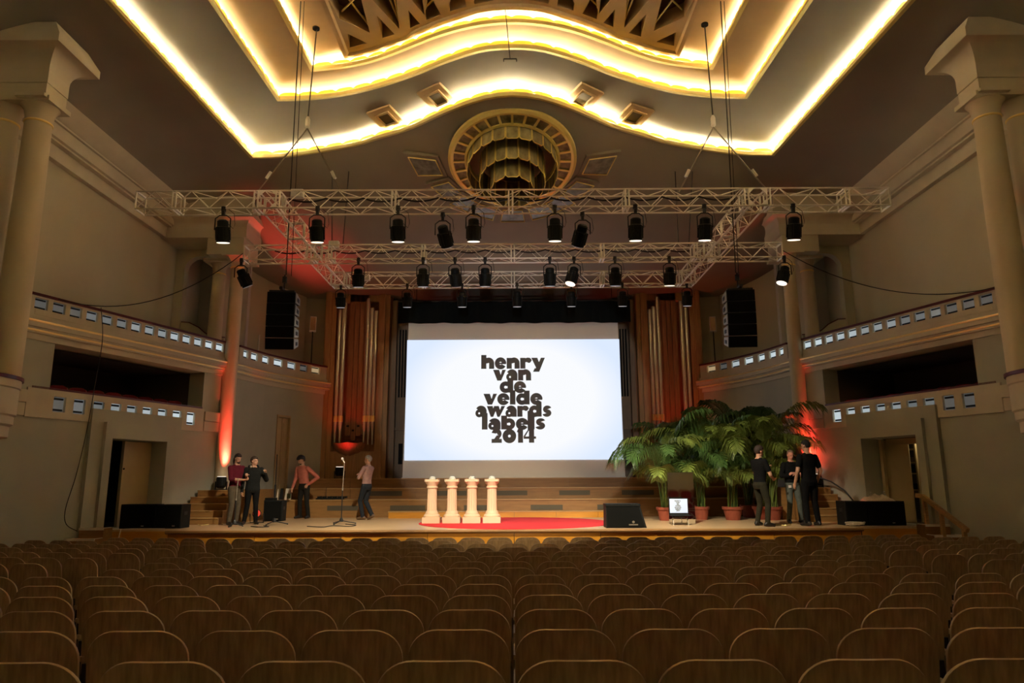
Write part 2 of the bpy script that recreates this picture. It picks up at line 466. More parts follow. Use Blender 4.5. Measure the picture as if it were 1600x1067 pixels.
    m.prism([(x, z) for x, z in top] + [(8.6, 5.0), (9.98, 5.0)], 0, .12, Matrix.Translation((0, 20.5, 0)) @ Matrix(((s, 0, 0, 0), (0, 0, 1, 0), (0, 1, 0, 0), (0, 0, 0, 1))))
    lw = m.build('niche_parapet', M['upper'], wl)
    m = MB(); m.tube([(s * x, 20.54, z + .01) for x, z in top], .028, 6); m.build('coping', M['rail'], lw)
    # ---- curved apse wall and its balcony
    m = MB(); dt0, dt1 = .50, .62
    ab(m, s, 0, dt0, -.4, 0, .9, 4.95, 4); ab(m, s, dt1, 1, -.4, 0, .9, 4.95, 3); ab(m, s, dt0, dt1, -.4, 0, 4.10, 4.95)
    m.build('apse_wall', M['grey'], wl)
    m = MB(); ab(m, s, 0, 1, -.5, .04, 4.95, 5.08, 8); ab(m, s, 0, 1, -.5, .12, 5.08, 5.2, 8); ab(m, s, 0, 1, -.5, .18, 5.2, 5.36, 8); ab(m, s, 0, 1, -.5, .10, 5.36, 5.45, 8)
    m.build('balcony_ledge', M['cream'], wl)
    for z, o in ((5.115, .12), (5.30, .18)):
        m = MB(); m.tube([apse(s, k_ / 12, o, z + .02) for k_ in range(13)], .024, 8); m.build('gilded_line', M['gildline'], wl)
    m = MB(); ts = [.10, .225, .35, .47, .59, .71, .84]; hw = [.038] * 6 + [.05]
    ab(m, s, 0, 1, -.14, .06, 5.45, z0, 8); ab(m, s, 0, 1, -.14, .06, z1, 5.87, 8)
    e = [0] + sum([[t - h, t + h] for t, h in zip(ts, hw)], []) + [1.0]
    for k in range(0, len(e), 2): ab(m, s, e[k], e[k + 1], -.14, .06, z0, z1)
    m.build('parapet', M['cream'], wl)
    for k, (t, h) in enumerate(zip(ts, hw)):
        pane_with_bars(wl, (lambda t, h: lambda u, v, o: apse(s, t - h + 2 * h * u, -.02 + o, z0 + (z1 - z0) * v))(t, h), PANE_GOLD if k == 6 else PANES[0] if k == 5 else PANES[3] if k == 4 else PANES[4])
    m = MB(); ab(m, s, 0, 1, -.17, .09, 5.87, 5.925, 8); m.build('handrail', M['rail'], wl)
    m = MB(); ab(m, s, 0, 1, -1.5, -.1, 5.05, 5.12, 8); m.build('balcony_floor', M['rail'], wl)
    m = MB(); ab(m, s, .2, 1, -1.5, -1.2, 5.0, 9.2, 8); m.bx(s * 6.3, s * 7.75, 24.78, 24.98, 5, 9); m.build('apse_upper_wall', M['upper'], wl)
    # ---- doors
    if s < 0:
        d = thing('door_1', 'beige stage door standing ajar in the stepped portal behind black speakers', 'door', kind='structure')
        m = MB(); wb(m, s, 16.98, 17.69, -.34, -.28, 1.0, 3.0); m.build('door_leaf', M['beigedoor'], d)
        m = MB(); wb(m, s, 16.92, 16.98, -.36, -.27, 1.0, 3.0); m.build('door_edge', M['beigedoor'], d)
        m = MB(); m.ball(W(s, 16.95, -.26, 2.35), .022); m.build('lock', M['black'], d)
    else:
        d = thing('door_2', 'beige door folded open into the props store beside the black cases', 'door', kind='structure')
        m = MB()
        a, b = W(s, 17.68, -.52, 1.0), W(s, 17.24, -.80, 1.0)
        dv = Vector((0, 0, 1.98)); n = (b - a).cross(Vector((0, 0, 1))).normalized() * .05
        m.hexa([a, b, b + n, a + n, a + dv, b + dv, b + n + dv, a + n + dv]); m.build('door_leaf', M['beigedoor'], d)
        m = MB(); wb(m, s, 17.58, 17.66, -.40, -.32, 1.0, 3.0); m.build('door_edge', M['beigedoor'], d)
        m = MB(); wb(m, s, 16.25, 17.6, -.60, -.5, 2.86, 3.0); m.build('door_head', M['beigedoor'], d)
        sh = thing('store_shelf', 'dark shelf unit with tools seen through the open right-hand door', 'shelf')
        for z in (1.75, 2.15, 2.42, 2.75):
            m = MB(); wb(m, s, 17.36, 18.2, -1.5, -1.1, z, z + .03); m.build('shelf_board', M['beigedoor'], sh)
        for y in (17.33, 18.2):
            m = MB(); wb(m, s, y, y + .04, -1.5, -1.1, 1.0, 2.95); m.build('upright', M['beigedoor'], sh)
        light('store_lamp', 'POINT', W(s, 17.0, -1.3, 2.95), 7.0, (1.0, .8, .45), shadow_soft_size=.1)
        for q, (y, z, w, h, mm) in enumerate(((16.72, 1.78, .12, .32, 'paper'), (16.45, 1.78, .16, .14, 'black'), (16.6, 2.18, .14, .16, 'rail'), (16.4, 2.18, .1, .2, 'black'), (16.75, 2.45, .1, .22, 'beigedoor'), (16.5, 2.45, .2, .12, 'steel'))):
            m = MB(); wb(m, s, y + 1.12, y + 1.12 + w, -1.4, -1.15, z, z + h)
            tag(m.build('store_box', M[mm]), 'small %s box on the store shelf, %s from the bottom left' % ({'paper': 'pale', 'black': 'black', 'rail': 'dark red', 'beigedoor': 'beige', 'steel': 'grey'}[mm], ordinal(q + 1)), 'box', 'boxes on the store shelf')
    # double door in the curved wall
    d = thing('door_%d' % (3 if s < 0 else 4), 'tall beige double door in the curved wall beside the organ, %s side' % sd, 'door', kind='structure')
    for a, b in ((dt0 + .006, (dt0 + dt1) / 2 - .002), ((dt0 + dt1) / 2 + .002, dt1 - .006)):
        m = MB(); ab(m, s, a, b, -.12, -.06, 1.3, 4.02); lf = m.build('door_leaf', M['beigedoor'], d)
        m = MB(); ab(m, s, a + .012, b - .012, -.06, -.045, 1.6, 3.85); m.build('door_panel', M['beigedoor'], lf)
    m = MB(); ab(m, s, dt0, dt0 + .008, -.14, .03, 1.3, 4.10); ab(m, s, dt1 - .008, dt1, -.14, .03, 1.3, 4.10); ab(m, s, dt0, dt1, -.14, .03, 4.03, 4.10); m.build('door_frame', M['beigedoor'], d)

    # ---- columns
    def column(x, y, r, z0, z1, label):
        c = thing('column', label, 'column', (s * x, y, z0), kind='structure')
        h = z1 - z0
        m = MB(); m.lathe([(r * 1.0, 0), (r * 1.0, h * .3), (r * .97, h * .6), (r * .90, h - .32)], 28); m.build('shaft', M['column'], c)
        m = MB(); m.lathe([(r * .92, h - .34), (r * .97, h - .33), (r * .97, h - .305), (r * .92, h - .295)], 28); m.build('gilded_ring', M['gold'], c)
        m = MB(); m.lathe([(r * .90, h - .30), (r * .93, h - .2), (r * 1.05, h - .08), (r * 1.3, h)], 28); m.build('capital', M['column'], c)
    NZ0, NZ1 = 3.77, 8.87
    column(8.78, 12.0, .245, NZ0, NZ1, 'tall plaster column nearest the audience on the %s, inner of its pair' % sd)
    column(9.40, 12.0, .245, NZ0, NZ1, 'tall plaster column nearest the audience on the %s, outer of its pair' % sd)
    column(7.98, 19.6, .20, 1.0, 8.42, 'tall plaster column washed by red light beside the stage, %s side' % sd)
    column(8.76, 20.2, .20, 5.12, 8.42, 'plaster column behind the balcony rail beside the stage, %s side' % sd)
    # entablature blocks above each pair
    eb = thing('trim_%d' % (1 if s < 0 else 2), 'stepped plaster entablature above the near column pair on the %s' % sd, 'entablature', kind='structure')
    m = MB(); m.bx(s * 8.42, s * 11.9, 11.68, 12.32, NZ1, NZ1 + .09); m.bx(s * 8.46, s * 9.0, 11.60, 12.36, NZ1 + .04, NZ1 + .10); m.build('abacus', M['cream'], eb)
    m = MB(); m.bx(s * 8.52, s * 11.9, 11.72, 12.3, NZ1 + .09, NZ1 + .36); m.bx(s * 8.50, s * 11.9, 11.70, 12.3, NZ1 + .36, NZ1 + .62); m.build('frieze', M['cream'], eb)
    m = MB(); rows = []
    for k in range(9):
        a = PI / 2 * k / 8
        d = .34 * (1 - math.cos(a)); z = NZ1 + .62 + .36 * math.sin(a)
        rows.append([Vector((s * 11.9, 11.70 - d, z)), Vector((s * (8.50 - d), 11.70 - d, z)), Vector((s * (8.50 - d), 12.3 + d, z)), Vector((s * 11.9, 12.3 + d, z))])
    rows.append([p + Vector((0, 0, .16)) for p in rows[-1]])
    rows.append([Vector((s * 11.9, 11.5, 10.32)), Vector((s * 8.35, 11.5, 10.32)), Vector((s * 8.35, 12.5, 10.32)), Vector((s * 11.9, 12.5, 10.32))])
    m.grid(rows); m.build('cove_cornice', M['cream'], eb)
    eb = thing('trim_%d' % (3 if s < 0 else 4), 'stepped plaster entablature above the stage column pair on the %s' % sd, 'entablature', kind='structure')
    m = MB(); m.bx(s * 7.70, s * 8.35, 19.3, 20.5, 8.42, 8.50); m.bx(s * 8.35, s * 9.12, 19.85, 20.5, 8.42, 8.50); m.bx(s * 7.8, s * 8.55, 19.5, 20.5, 8.58, 8.66); m.build('abacus', M['cream'], eb)
    m = MB(); m.bx(s * 7.80, s * 8.85, 19.45, 20.6, 8.50, 8.98); m.bx(s * 7.72, s * 10.2, 19.40, 20.6, 8.98, 9.30); m.build('frieze', M['cream'], eb)
    m = MB(); rows = []
    for k in range(7):
        a = PI / 2 * k / 6
        d = .24 * (1 - math.cos(a)); z = 9.30 + .22 * math.sin(a)
        rows.append([Vector((s * 10.2, 19.40 - d, z)), Vector((s * (7.72 - d), 19.40 - d, z)), Vector((s * (7.72 - d), 20.8, z))])
    rows.append([p + Vector((0, 0, .14)) for p in rows[-1]])
    rows.append([p + Vector((s * .06, .06, 0)) for p in rows[-1]]); rows.append([p + Vector((0, 0, .6)) for p in rows[-1]])
    m.grid(rows); m.build('cove_cornice', M['cream'], eb)
    # long cornice on the balcony's back wall
    cn = thing('trim_%d' % (5 if s < 0 else 6), 'long plaster cornice on top of the balcony back wall, %s side' % sd, 'cornice', kind='structure')
    m = MB()
    prof = [(10.2, 9.0), (10.06, 9.0), (10.04, 9.30), (9.90, 9.30), (9.90, 9.34), (9.84, 9.36), (9.80, 9.62), (9.74, 9.62), (9.74, 9.66), (9.66, 9.70), (9.50, 9.86), (9.40, 9.96)]
    m.grid([[Vector((s * x, -3.2, z)) for x, z in prof], [Vector((s * x, 19.45, z)) for x, z in prof]]); m.build('cornice_moulding', M['cream'], cn)
    # rounded balcony bay under the near columns
    br = thing('trim_%d' % (7 if s < 0 else 8), 'rounded balcony bay with red rail under the near columns, %s side' % sd, 'balcony', (s * 9.5, 11.75, 0), kind='structure')
    m = MB(); m.lathe([(.72, 2.76), (.90, 2.80), (.90, 2.98), (.95, 3.02), (.95, 3.15), (.98, 3.18), (.98, 3.62), (1.0, 3.64), (1.0, 3.77)], 40); m.build('bay_front', M['cream'], br)
    m = MB(); m.lathe([(1.0, 3.77), (1.03, 3.77), (1.03, 3.83), (.9, 3.83)], 40, cap=False); m.build('handrail', M['rail'], br)
    m = MB(); m.bx(-.55, .55, -.4, .5, -.6, 2.78); m.build('pier', M['grey'], br)
    # short upper balcony front behind the near columns
    m = MB(); m.bx(s * 9.25, s * 11.9, 11.35, 11.5, 5.25, 6.25); m.build('upper_front', M['cream'], None).parent = wl
    m = MB(); m.bx(s * 9.2, s * 11.9, 11.3, 11.55, 6.25, 6.32); m.build('handrail', M['rail'], wl)
    for z in (5.35, 5.5):
        m = MB(); m.bx(s * 9.22, s * 11.9, 11.31, 11.36, z, z + .035); m.build('gilded_line', M['gildline'], wl)
    # red plush seats in the box
    for k in range(9):
        y = 14.98 + .445 * k
        c = W(s, y, -.55, 3.39)
        t = thing('box_seat', 'dark red box seat behind the %s parapet, %s from the audience end' % (sd, ordinal(k + 1)), 'seat', c, math.atan2(-s, -.345) - PI / 2 + 0.0, 'red seats in the side boxes')
        m = MB(); pts = [(-.2, .3), (.2, .3), (.2, .62), (.17, .70), (.1, .74), (-.1, .74), (-.17, .70), (-.2, .62)]
        m.prism(pts, -.05, .03, Matrix(((1, 0, 0, 0), (0, 0, 1, .05 - .3), (0, 1, 0, .0), (0, 0, 0, 1)))); m.build('backrest', M['redseat'], t)
        m = MB(); m.rbox((0, 0, .40), (.40, .40, .09), .04); m.build('seat', M['redseat'], t)
        m = MB(); m.bx(-.17, .17, -.12, .12, 0, .36); m.build('base', M['blackmetal'], t)

m = MB(); m.bx(-12.4, 12.4, -3.5, -3.2, -.8, 13.5)
tag(m.build('wall_back', M['cream']), 'plain rear wall behind the audience', 'wall', kind='structure')
m = MB(); m.bx(-9.0, 9.0, 25.4, 25.6, 0, 9)
tag(m.build('wall_front', M['organdark']), 'dark wall behind the organ', 'wall', kind='structure')

# ================================================================ CEILING
Z1, Z2, Z3, Z4 = 10.54, 11.076, 11.524, 11.882
KC = .8947
WV = [
 [(7.77, 19.54), (6.9, 19.5), (5.68, 19.21), (4.45, 18.77), (3.84, 18.42), (2.85, 17.87), (1.9, 17.11), (1.19, 16.59), (0.6, 16.28), (0.0, 16.16)],
 [(6.29, 17.34), (5.54, 17.31), (4.64, 17.15), (3.91, 16.9), (3.18, 16.56), (2.46, 16.16), (1.77, 15.71), (1.11, 15.34), (0.57, 15.13), (0.0, 15.08)],
 [(5.24, 16.75), (4.37, 16.6), (3.66, 16.37), (2.93, 15.99), (2.24, 15.57), (1.57, 15.21), (0.94, 14.97), (0.48, 14.87), (0.0, 14.83)],
 [(4.38, 16.65), (3.68, 16.43), (2.96, 16.07), (2.61, 15.92), (2.34, 15.66), (1.74, 15.29), (1.26, 15.05), (0.79, 14.82), (0.41, 14.73), (0.0, 14.7)]]
WV = [[(x * KC, y * KC) for x, y in w] for w in WV]
BACKX = [7.96, 6.22, 5.0, 4.07]      # half width at the rear end of the hall
YB = -3.2
def resample(pts, n):
    d = [0]
    for a, b in zip(pts, pts[1:]): d.append(d[-1] + math.hypot(b[0] - a[0], b[1] - a[1]))
    out = []
    for i in range(n):
        t = d[-1] * i / (n - 1); k = 0
        while k < len(d) - 2 and d[k + 1] < t: k += 1
        u = (t - d[k]) / (d[k + 1] - d[k])
        a = pts[max(k - 1, 0)]; b = pts[k]; c = pts[k + 1]; e = pts[min(k + 2, len(pts) - 1)]
        f = lambda i: 0.5 * ((2 * b[i]) + (-a[i] + c[i]) * u + (2 * a[i] - 5 * b[i] + 4 * c[i] - e[i]) * u * u + (-a[i] + 3 * b[i] - 3 * c[i] + e[i]) * u ** 3)
        out.append((f(0), f(1)))
    return out
NW, NS = 49, 13
def outline(k):                    # left side from the back to the corner, the wave, right side
    wv = [(-x, y) for x, y in WV[k]] + [(x, y) for x, y in WV[k][-2::-1]]
    wv = resample(wv, NW)
    x, y = WV[k][0]
    left = [(-(BACKX[k] + (x - BACKX[k]) * i / (NS - 1)), YB + (y - YB) * i / (NS - 1)) for i in range(NS)]
    return left, wv, [(-a, b) for a, b in left[::-1]]
def offset(poly, d):
    out = []
    for i, p in enumerate(poly):
        a = poly[max(i - 1, 0)]; b = poly[min(i + 1, len(poly) - 1)]
        if 0 < i < len(poly) - 1:
            d1 = Vector((p[0] - a[0], p[1] - a[1])).normalized(); d2 = Vector((b[0] - p[0], b[1] - p[1])).normalized()
            n1 = Vector((-d1.y, d1.x)); n2 = Vector((-d2.y, d2.x)); n = (n1 + n2).normalized(); n = n / max(.4, n.dot(n1))
        else:
            dd = Vector((b[0] - a[0], b[1] - a[1])).normalized(); n = Vector((-dd.y, dd.x))
        out.append((p[0] + n.x * d, p[1] + n.y * d))
    return out
OUT = [outline(k) for k in range(4)]
FULL = [a + b[1:-1] + c for a, b, c in OUT]        # one polyline; positive offset = away from the hall's middle
ce = thing('ceiling', 'tiered plaster ceiling with three glowing coves around a ribbed skylight', 'ceiling', kind='structure')
# outer ceiling: sides rise from the cornice, the front slopes down as the shell over the stage
inner = FULL[0]
nI = len(inner)
def outer_pt(i):
    if i < NS - 1:
        u = i / (NS - 1); return Vector((-9.40, YB + (19.2 - YB) * u, 9.96))
    if i > nI - NS:
        u = (nI - 1 - i) / (NS - 1); return Vector((9.40, YB + (19.2 - YB) * u, 9.96))
    t = (i - (NS - 1)) / (nI - 2 * NS + 1)
    B = [(-9.40, 19.2, 9.96), (-8.9, 19.9, 9.80), (-8.75, 20.6, 9.5), (-8.85, 21.4, 9.15), (-8.85, 22.3, 8.85), (-8.3, 23.8, 8.65), (-7.5, 25.0, 8.55), (-5.5, 25.4, 8.45), (-3, 25.4, 8.43), (0, 25.4, 8.42)]
    if t > .5: q = outer_pt_t(1 - t, B); return Vector((-q.x, q.y, q.z))
    return outer_pt_t(t, B)
def outer_pt_t(t, B):
    wts = [0, .03, .06, .09, .13, .18, .23, .31, .4, .5]
    for k in range(9):
        if t <= wts[k + 1] + 1e-9:
            u = (t - wts[k]) / (wts[k + 1] - wts[k]); return Vector(B[k]).lerp(Vector(B[k + 1]), u)
m = MB(); rows = []
for i in range(nI):
    a = Vector((*inner[i], Z1)); b = outer_pt(i)
    side = i < NS or i > nI - NS - 1
    row = []
    for j in range(13):
        u = j / 12
        q = a.lerp(b, u)
        dist = max(0, i - NS + 1) if i < nI / 2 else max(0, nI - NS - i)
        fw = max(0, 1 - dist / 7.0); fw = fw * fw * (3 - 2 * fw)
        q.z += fw * ((a.z - b.z) * (u - u ** 2.6)) - (1 - fw) * 2.5 * ((b - a).xy.length / 10.7) ** 2 * u * (1 - u)
        row.append(q)
    rows.append(row)
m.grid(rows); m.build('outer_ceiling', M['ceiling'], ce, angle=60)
from mathutils.bvhtree import BVHTree
SHELL = BVHTree.FromPolygons([Vector(v) for v in m.v], m.f)
def shell_up(p):                   # the point of the shell straight above p, and its downward normal
    h = SHELL.ray_cast(Vector((p[0], p[1], 3)), Vector((0, 0, 1)))
    n = h[1]
    return h[0], (n if n.z < 0 else -n)
def shell_px(px, py):
    h = SHELL.ray_cast(Vector((0, 0, EYE)), ray(px, py).normalized())
    return h[0]

TZ = [Z1, Z2, Z3, Z4]
for k in range(3):
    lip = FULL[k]; z = TZ[k]; zn = TZ[k + 1]
    out3 = offset(lip, .34)
    # trough floor and its outer upright
    m = MB(); a = offset(lip, .03)
    m.grid([[Vector((*p, z + .02)) for p in a], [Vector((*p, z + .02)) for p in out3], [Vector((*p, z + .25)) for p in out3]]); m.build('cove_trough', M['trough'], ce, angle=60)
    # plate of the next tier
    m = MB(); nx = FULL[k + 1]
    rows = []
    n1, n2 = len(out3), len(nx)
    A = resample(out3[:NS], NS) + resample(out3[NS - 1:n1 - NS + 1], NW)[1:-1] + resample(out3[n1 - NS:], NS)
    for u in (0, .1, .2, .3, .4, .5, .6, .75, 1):
        zz_ = z + .24 + (zn - z - .24) * (1.6 * u - .6 * u * u) ** 1.25
        rows.append([Vector((p[0] + (q[0] - p[0]) * u, p[1] + (q[1] - p[1]) * u, zz_)) for p, q in zip(A, nx)])
    if k == 0: SOFFIT = ([Vector(p) for r in rows for p in r], len(rows), len(rows[0]))
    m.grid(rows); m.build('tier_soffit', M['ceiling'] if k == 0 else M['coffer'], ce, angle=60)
    # gilded lip
    li = thing('trim_%d' % (9 + k), 'gilded lip of the %s ceiling cove with amber glass scallops' % ('outer', 'middle', 'inner')[k], 'cove lip', kind='structure')
    m = MB(); b = offset(lip, .05); c = offset(lip, -.04)
    m.grid([[Vector((*p, z - .02)) for p in b], [Vector((*p, z - .03)) for p in c], [Vector((*p, z + .03)) for p in c], [Vector((*p, z + .05)) for p in lip], [Vector((*p, z + .09)) for p in lip], [Vector((*p, z + .09)) for p in b]])
    m.build('lip_moulding', M['goldpaint'], li, angle=60)
    # scallops: small glass shells standing along the lip
    def scal(p, q, parent):
        p = Vector((*p, z + .09)); q = Vector((*q, z + .09)); d = q - p
        n = Vector((-d.y, d.x, 0)).normalized()
        mm = MB(); rr = [[], []]
        for t in range(7):
            u = t / 6; h = .045 + .05 * (1 - (2 * u - 1) ** 4)
            rr[0].append(p + d * u); rr[1].append(p + d * u + Vector((0, 0, h + .012)) + n * .03)
        mm.grid(rr); mm.build('glass_scallop', M['scallop'], parent)
    ww = OUT[k][1]
    L = resample(ww, (31, 27, 23)[k])
    for p, q in zip(L, L[1:]): scal(p, q, li)
    for ln in (OUT[k][0], OUT[k][2]):
        far = [p for p in ln if p[1] > 9.0]
        L = resample(far, 21)
        for p, q in zip(L, L[1:]): scal(p, q, li)
    # cove tubes: real strip lamps lying in the trough
    wts = COVE_W * (1.0, .20, .42)[k]
    mid = offset(lip, .17)
    segs = []
    for part in (mid[:NS], mid[n1 - NS:]):
        segs += [(part[0], part[6]), (part[6], part[9]), (part[9], part[12])]
    wv = resample(mid[NS - 1:n1 - NS + 1], 13)
    segs += list(zip(wv, wv[1:]))
    for p, q in segs:
        p = Vector((*p, z + .10)); q = Vector((*q, z + .10)); d = q - p
        ld = bpy.data.lights.new('cove_tube', 'AREA'); ld.shape = 'RECTANGLE'; ld.size = d.length; ld.size_y = .08
        ld.energy = wts * d.length; ld.color = COVE_COL
        lo = bpy.data.objects.new('cove_tube', ld); COL.objects.link(lo)
        x = d.normalized(); zz = Vector((0, 0, -1)); nn = Vector((-d.y, d.x, 0)).normalized(); zz = (zz - nn * .45).normalized(); yy = zz.cross(x).normalized(); zz = x.cross(yy)
        lo.matrix_world = Matrix.Translation((p + q) / 2) @ Matrix((x, yy, zz)).transposed().to_4x4()

# skylight plate: zigzag plaster ribs between dark openings
_unused = None
sk = thing('skylight', 'ribbed plaster skylight with gilded bars in the ceiling centre', 'skylight', kind='structure')
def cz(cx, cy, left=True):         # crop pixel -> point on the skylight plane
    px = 490 + cx / 5.161; py = cy / 5.161
    q = onz(px, py, Z4); return (q.x, q.y)
HOLES = [
 [(-150, -600), (205, 118), (455, 232), (395, 0), (260, -600)],
 [(275, 240), (293, 352), (435, 318)],
 [(510, 90), (558, 275), (655, 245)],
 [(470, -40), (690, 200), (672, 0), (640, -420), (400, -300)],
 [(765, 50), (780, 195), (860, 160)],
 [(770, -60), (895, 88), (880, -20), (860, -300), (760, -300)],
 [(900, 78), (912, 130), (1028, 85), (975, -10), (930, -120)],
 [(1090, 0), (1100, 58), (1230, 20), (1222, -40), (1150, -120)],
 [(1290, -20), (1300, 0), (1450, -30), (1440, -80), (1360, -160)],
]
holes = [[cz(*p) for p in h] for h in HOLES]
holes += [[(-x, y) for x, y in h] for h in holes]
fr = [(x, y) for x, y in FULL[3]]
verts = [Vector(p) for p in fr]; edges = [(i, (i + 1) % len(fr)) for i in range(len(fr))]
for h in holes:
    o = len(verts); verts += [Vector(p) for p in h]; edges += [(o + i, o + (i + 1) % len(h)) for i in range(len(h))]
cd = geometry.delaunay_2d_cdt(verts, edges, [], 0, 1e-5)
def inside(p, poly):
    c = False; j = len(poly) - 1
    for i in range(len(poly)):
        a, b = poly[i], poly[j]
        if (a[1] > p[1]) != (b[1] > p[1]) and p[0] < (b[0] - a[0]) * (p[1] - a[1]) / (b[1] - a[1]) + a[0]: c = not c
        j = i
    return c
m = MB(); fs = []
for f in cd[2]:
    c = sum((cd[0][i] for i in f), Vector((0, 0))) / len(f)
    if inside(c, fr) and not any(inside(c, h) for h in holes): fs.append(f)
DZ = -.10
m.add([(v.x, v.y, Z4 + DZ) for v in cd[0]], fs)
for h in holes: m.grid([[Vector((*p, Z4 + DZ)) for p in h + h[:1]], [Vector((*p, Z4 + .25)) for p in h + h[:1]]])
m.grid([[Vector((*p, Z4 + DZ)) for p in fr], [Vector((*p, Z4 + .01)) for p in fr]])
m.build('plaster_ribs', M['coffer'], sk)
m = MB(); fo = offset(fr, -.0); fi = offset(fr, .09)
m.grid([[Vector((*p, Z4 + DZ - .05)) for p in fo], [Vector((*p, Z4 + DZ - .05)) for p in offset(fr, -.10)], [Vector((*p, Z4 + DZ + .0)) for p in offset(fr, -.14)]])
m.grid([[Vector((*p, Z4 + DZ - .05)) for p in fo], [Vector((*p, Z4)) for p in fo]])
m.build('frame_moulding', M['coffer'], sk)
m = MB(); m.bx(-5, 5, YB, 17, Z4 + .25, Z4 + .3); m.build('lath_panel', M['darkwood'], sk)
def gbar(a, b):
    pa = Vector((*a, Z4 + .06)); pb = Vector((*b, Z4 + .06))
    mm = MB(); mm.tube([pa, pb], .022, 5); mm.build('gilded_bar', M['brass'], sk)
for sgn in (1, -1):
    F = lambda p: (cz(*p)[0] * sgn, cz(*p)[1])
    for a, b in (((225, 112), (400, -60)), ((180, -120), (445, 222)), ((600, -20), (688, 195)), ((640, -40), (690, 190)), ((880, -40), (905, 80)), ((910, -40), (905, 90)), ((900, 80), (980, 0))):
        gbar(F(a), F(b))

# coffered vents in the outer tier soffit
_g = MB(); _n = SOFFIT[2]; _g.grid([SOFFIT[0][i * _n:(i + 1) * _n] for i in range(SOFFIT[1])]); SBVH = BVHTree.FromPolygons([Vector(v) for v in _g.v], _g.f)
def soffit_px(px, py):
    h = SBVH.ray_cast(Vector((0, 0, EYE)), ray(px, py).normalized()); return h[0], (h[1] if h[1].z < 0 else -h[1])
def frame_quad(mb, c, ux, uy, hx, hy, w, dn, t):      # rectangular frame of width w, proud by t along dn
    for a0, a1, b0, b1 in ((-hx, hx, -hy, -hy + w), (-hx, hx, hy - w, hy), (-hx, -hx + w, -hy + w, hy - w), (hx - w, hx, -hy + w, hy - w)):
        P = [c + ux * a + uy * b for a, b in ((a0, b0), (a1, b0), (a1, b1), (a0, b1))]
        mb.hexa([p for p in P] + [p + dn * t for p in P])
for px, py, qx, qy, lab in ((605, 183, 637, 172, 'lower left'), (685, 151, 712, 139, 'upper left'), (910, 151, 884, 139, 'upper right'), (990, 180, 958, 170, 'lower right')):
    c, dn = soffit_px(px, py); q2, _ = soffit_px(qx, qy); ux = (q2 - c); ux = (ux - dn * ux.dot(dn)).normalized(); uy = dn.cross(ux)
    v = thing('ceiling_vent', 'square plaster coffer vent in the glowing outer tier, %s of the four' % lab, 'vent', (0, 0, 0), group='coffer vents in the outer ceiling tier')
    m = MB(); frame_quad(m, c, ux, uy, .36, .36, .15, dn, .07); m.build('outer_frame', M['coffer'], v)
    m = MB(); frame_quad(m, c, ux, uy, .23, .23, .05, dn, .10); m.build('inner_frame', M['coffer'], v)
    m = MB(); P = [c + ux * a + uy * b + dn * .02 for a, b in ((-.21, -.21), (.21, -.21), (.21, .21), (-.21, .21))]; m.hexa(P + [p + dn * .01 for p in P]); m.build('grille', M['vent'], v)

# ---------------------------------------------------------------- the sunken ring lamp in the shell
rc = Vector((0, 18.2 * KC, 8.72 * KC + EYE))
nrm = Vector((0, -.363, -.932)).normalized(); uu = Vector((0, .932, -.363)).normalized(); xx = Vector((1, 0, 0))
def rp(r, a, h): return rc + (xx * math.sin(a) + uu * math.cos(a)) * (r * KC) + nrm * (h * KC)
ch = thing('ring_chandelier', 'round gilded ceiling lamp of smoky glass panels in three hanging tiers', 'chandelier')
def ringmesh(prof, n=72):
    mm = MB(); mm.grid([[rp(r, 2 * PI * i / n, h) for i in range(n)] for r, h in prof], True); return mm
ringmesh([(1.78, -.05), (1.78, .06), (1.70, .10), (1.63, .08), (1.63, -.02)]).build('outer_ring', M['brass'], ch)
ringmesh([(1.33, -.02), (1.33, .07), (1.27, .09), (1.22, .05), (1.22, -.1)]).build('inner_ring', M['brass'], ch)
NSEC = 28
for i in range(NSEC):
    a0 = 2 * PI * i / NSEC; a1 = 2 * PI * (i + 1) / NSEC
    m = MB(); g = .02; m.hexa([rp(1.33, a0, .02), rp(1.33, a1, .02), rp(1.63, a1, .02), rp(1.63, a0, .02), rp(1.33, a0, .03), rp(1.33, a1, .03), rp(1.63, a1, .03), rp(1.63, a0, .03)])
    m.build('ring_pane', M['smoke_glass'] if abs(math.sin(a0 / 2)) > .5 else M['grey_glass'], ch)  # stage-side panes greyer: the screen's bluish reflection put into the colour
    m = MB(); w = .028
    f = lambda r, sg, h: rp(r, a0, h) + (xx * math.cos(a0) - uu * math.sin(a0)) * w * sg
    m.hexa([f(1.30, -1, .02), f(1.30, 1, .02), f(1.66, 1, .02), f(1.66, -1, .02), f(1.30, -1, .075), f(1.30, 1, .075), f(1.66, 1, .075), f(1.66, -1, .075)])
    m.build('ring_spoke', M['brass'], ch)
ringmesh([(1.22, -.1), (.0001, -.12)]).build('recess_back', M['dark'], ch)
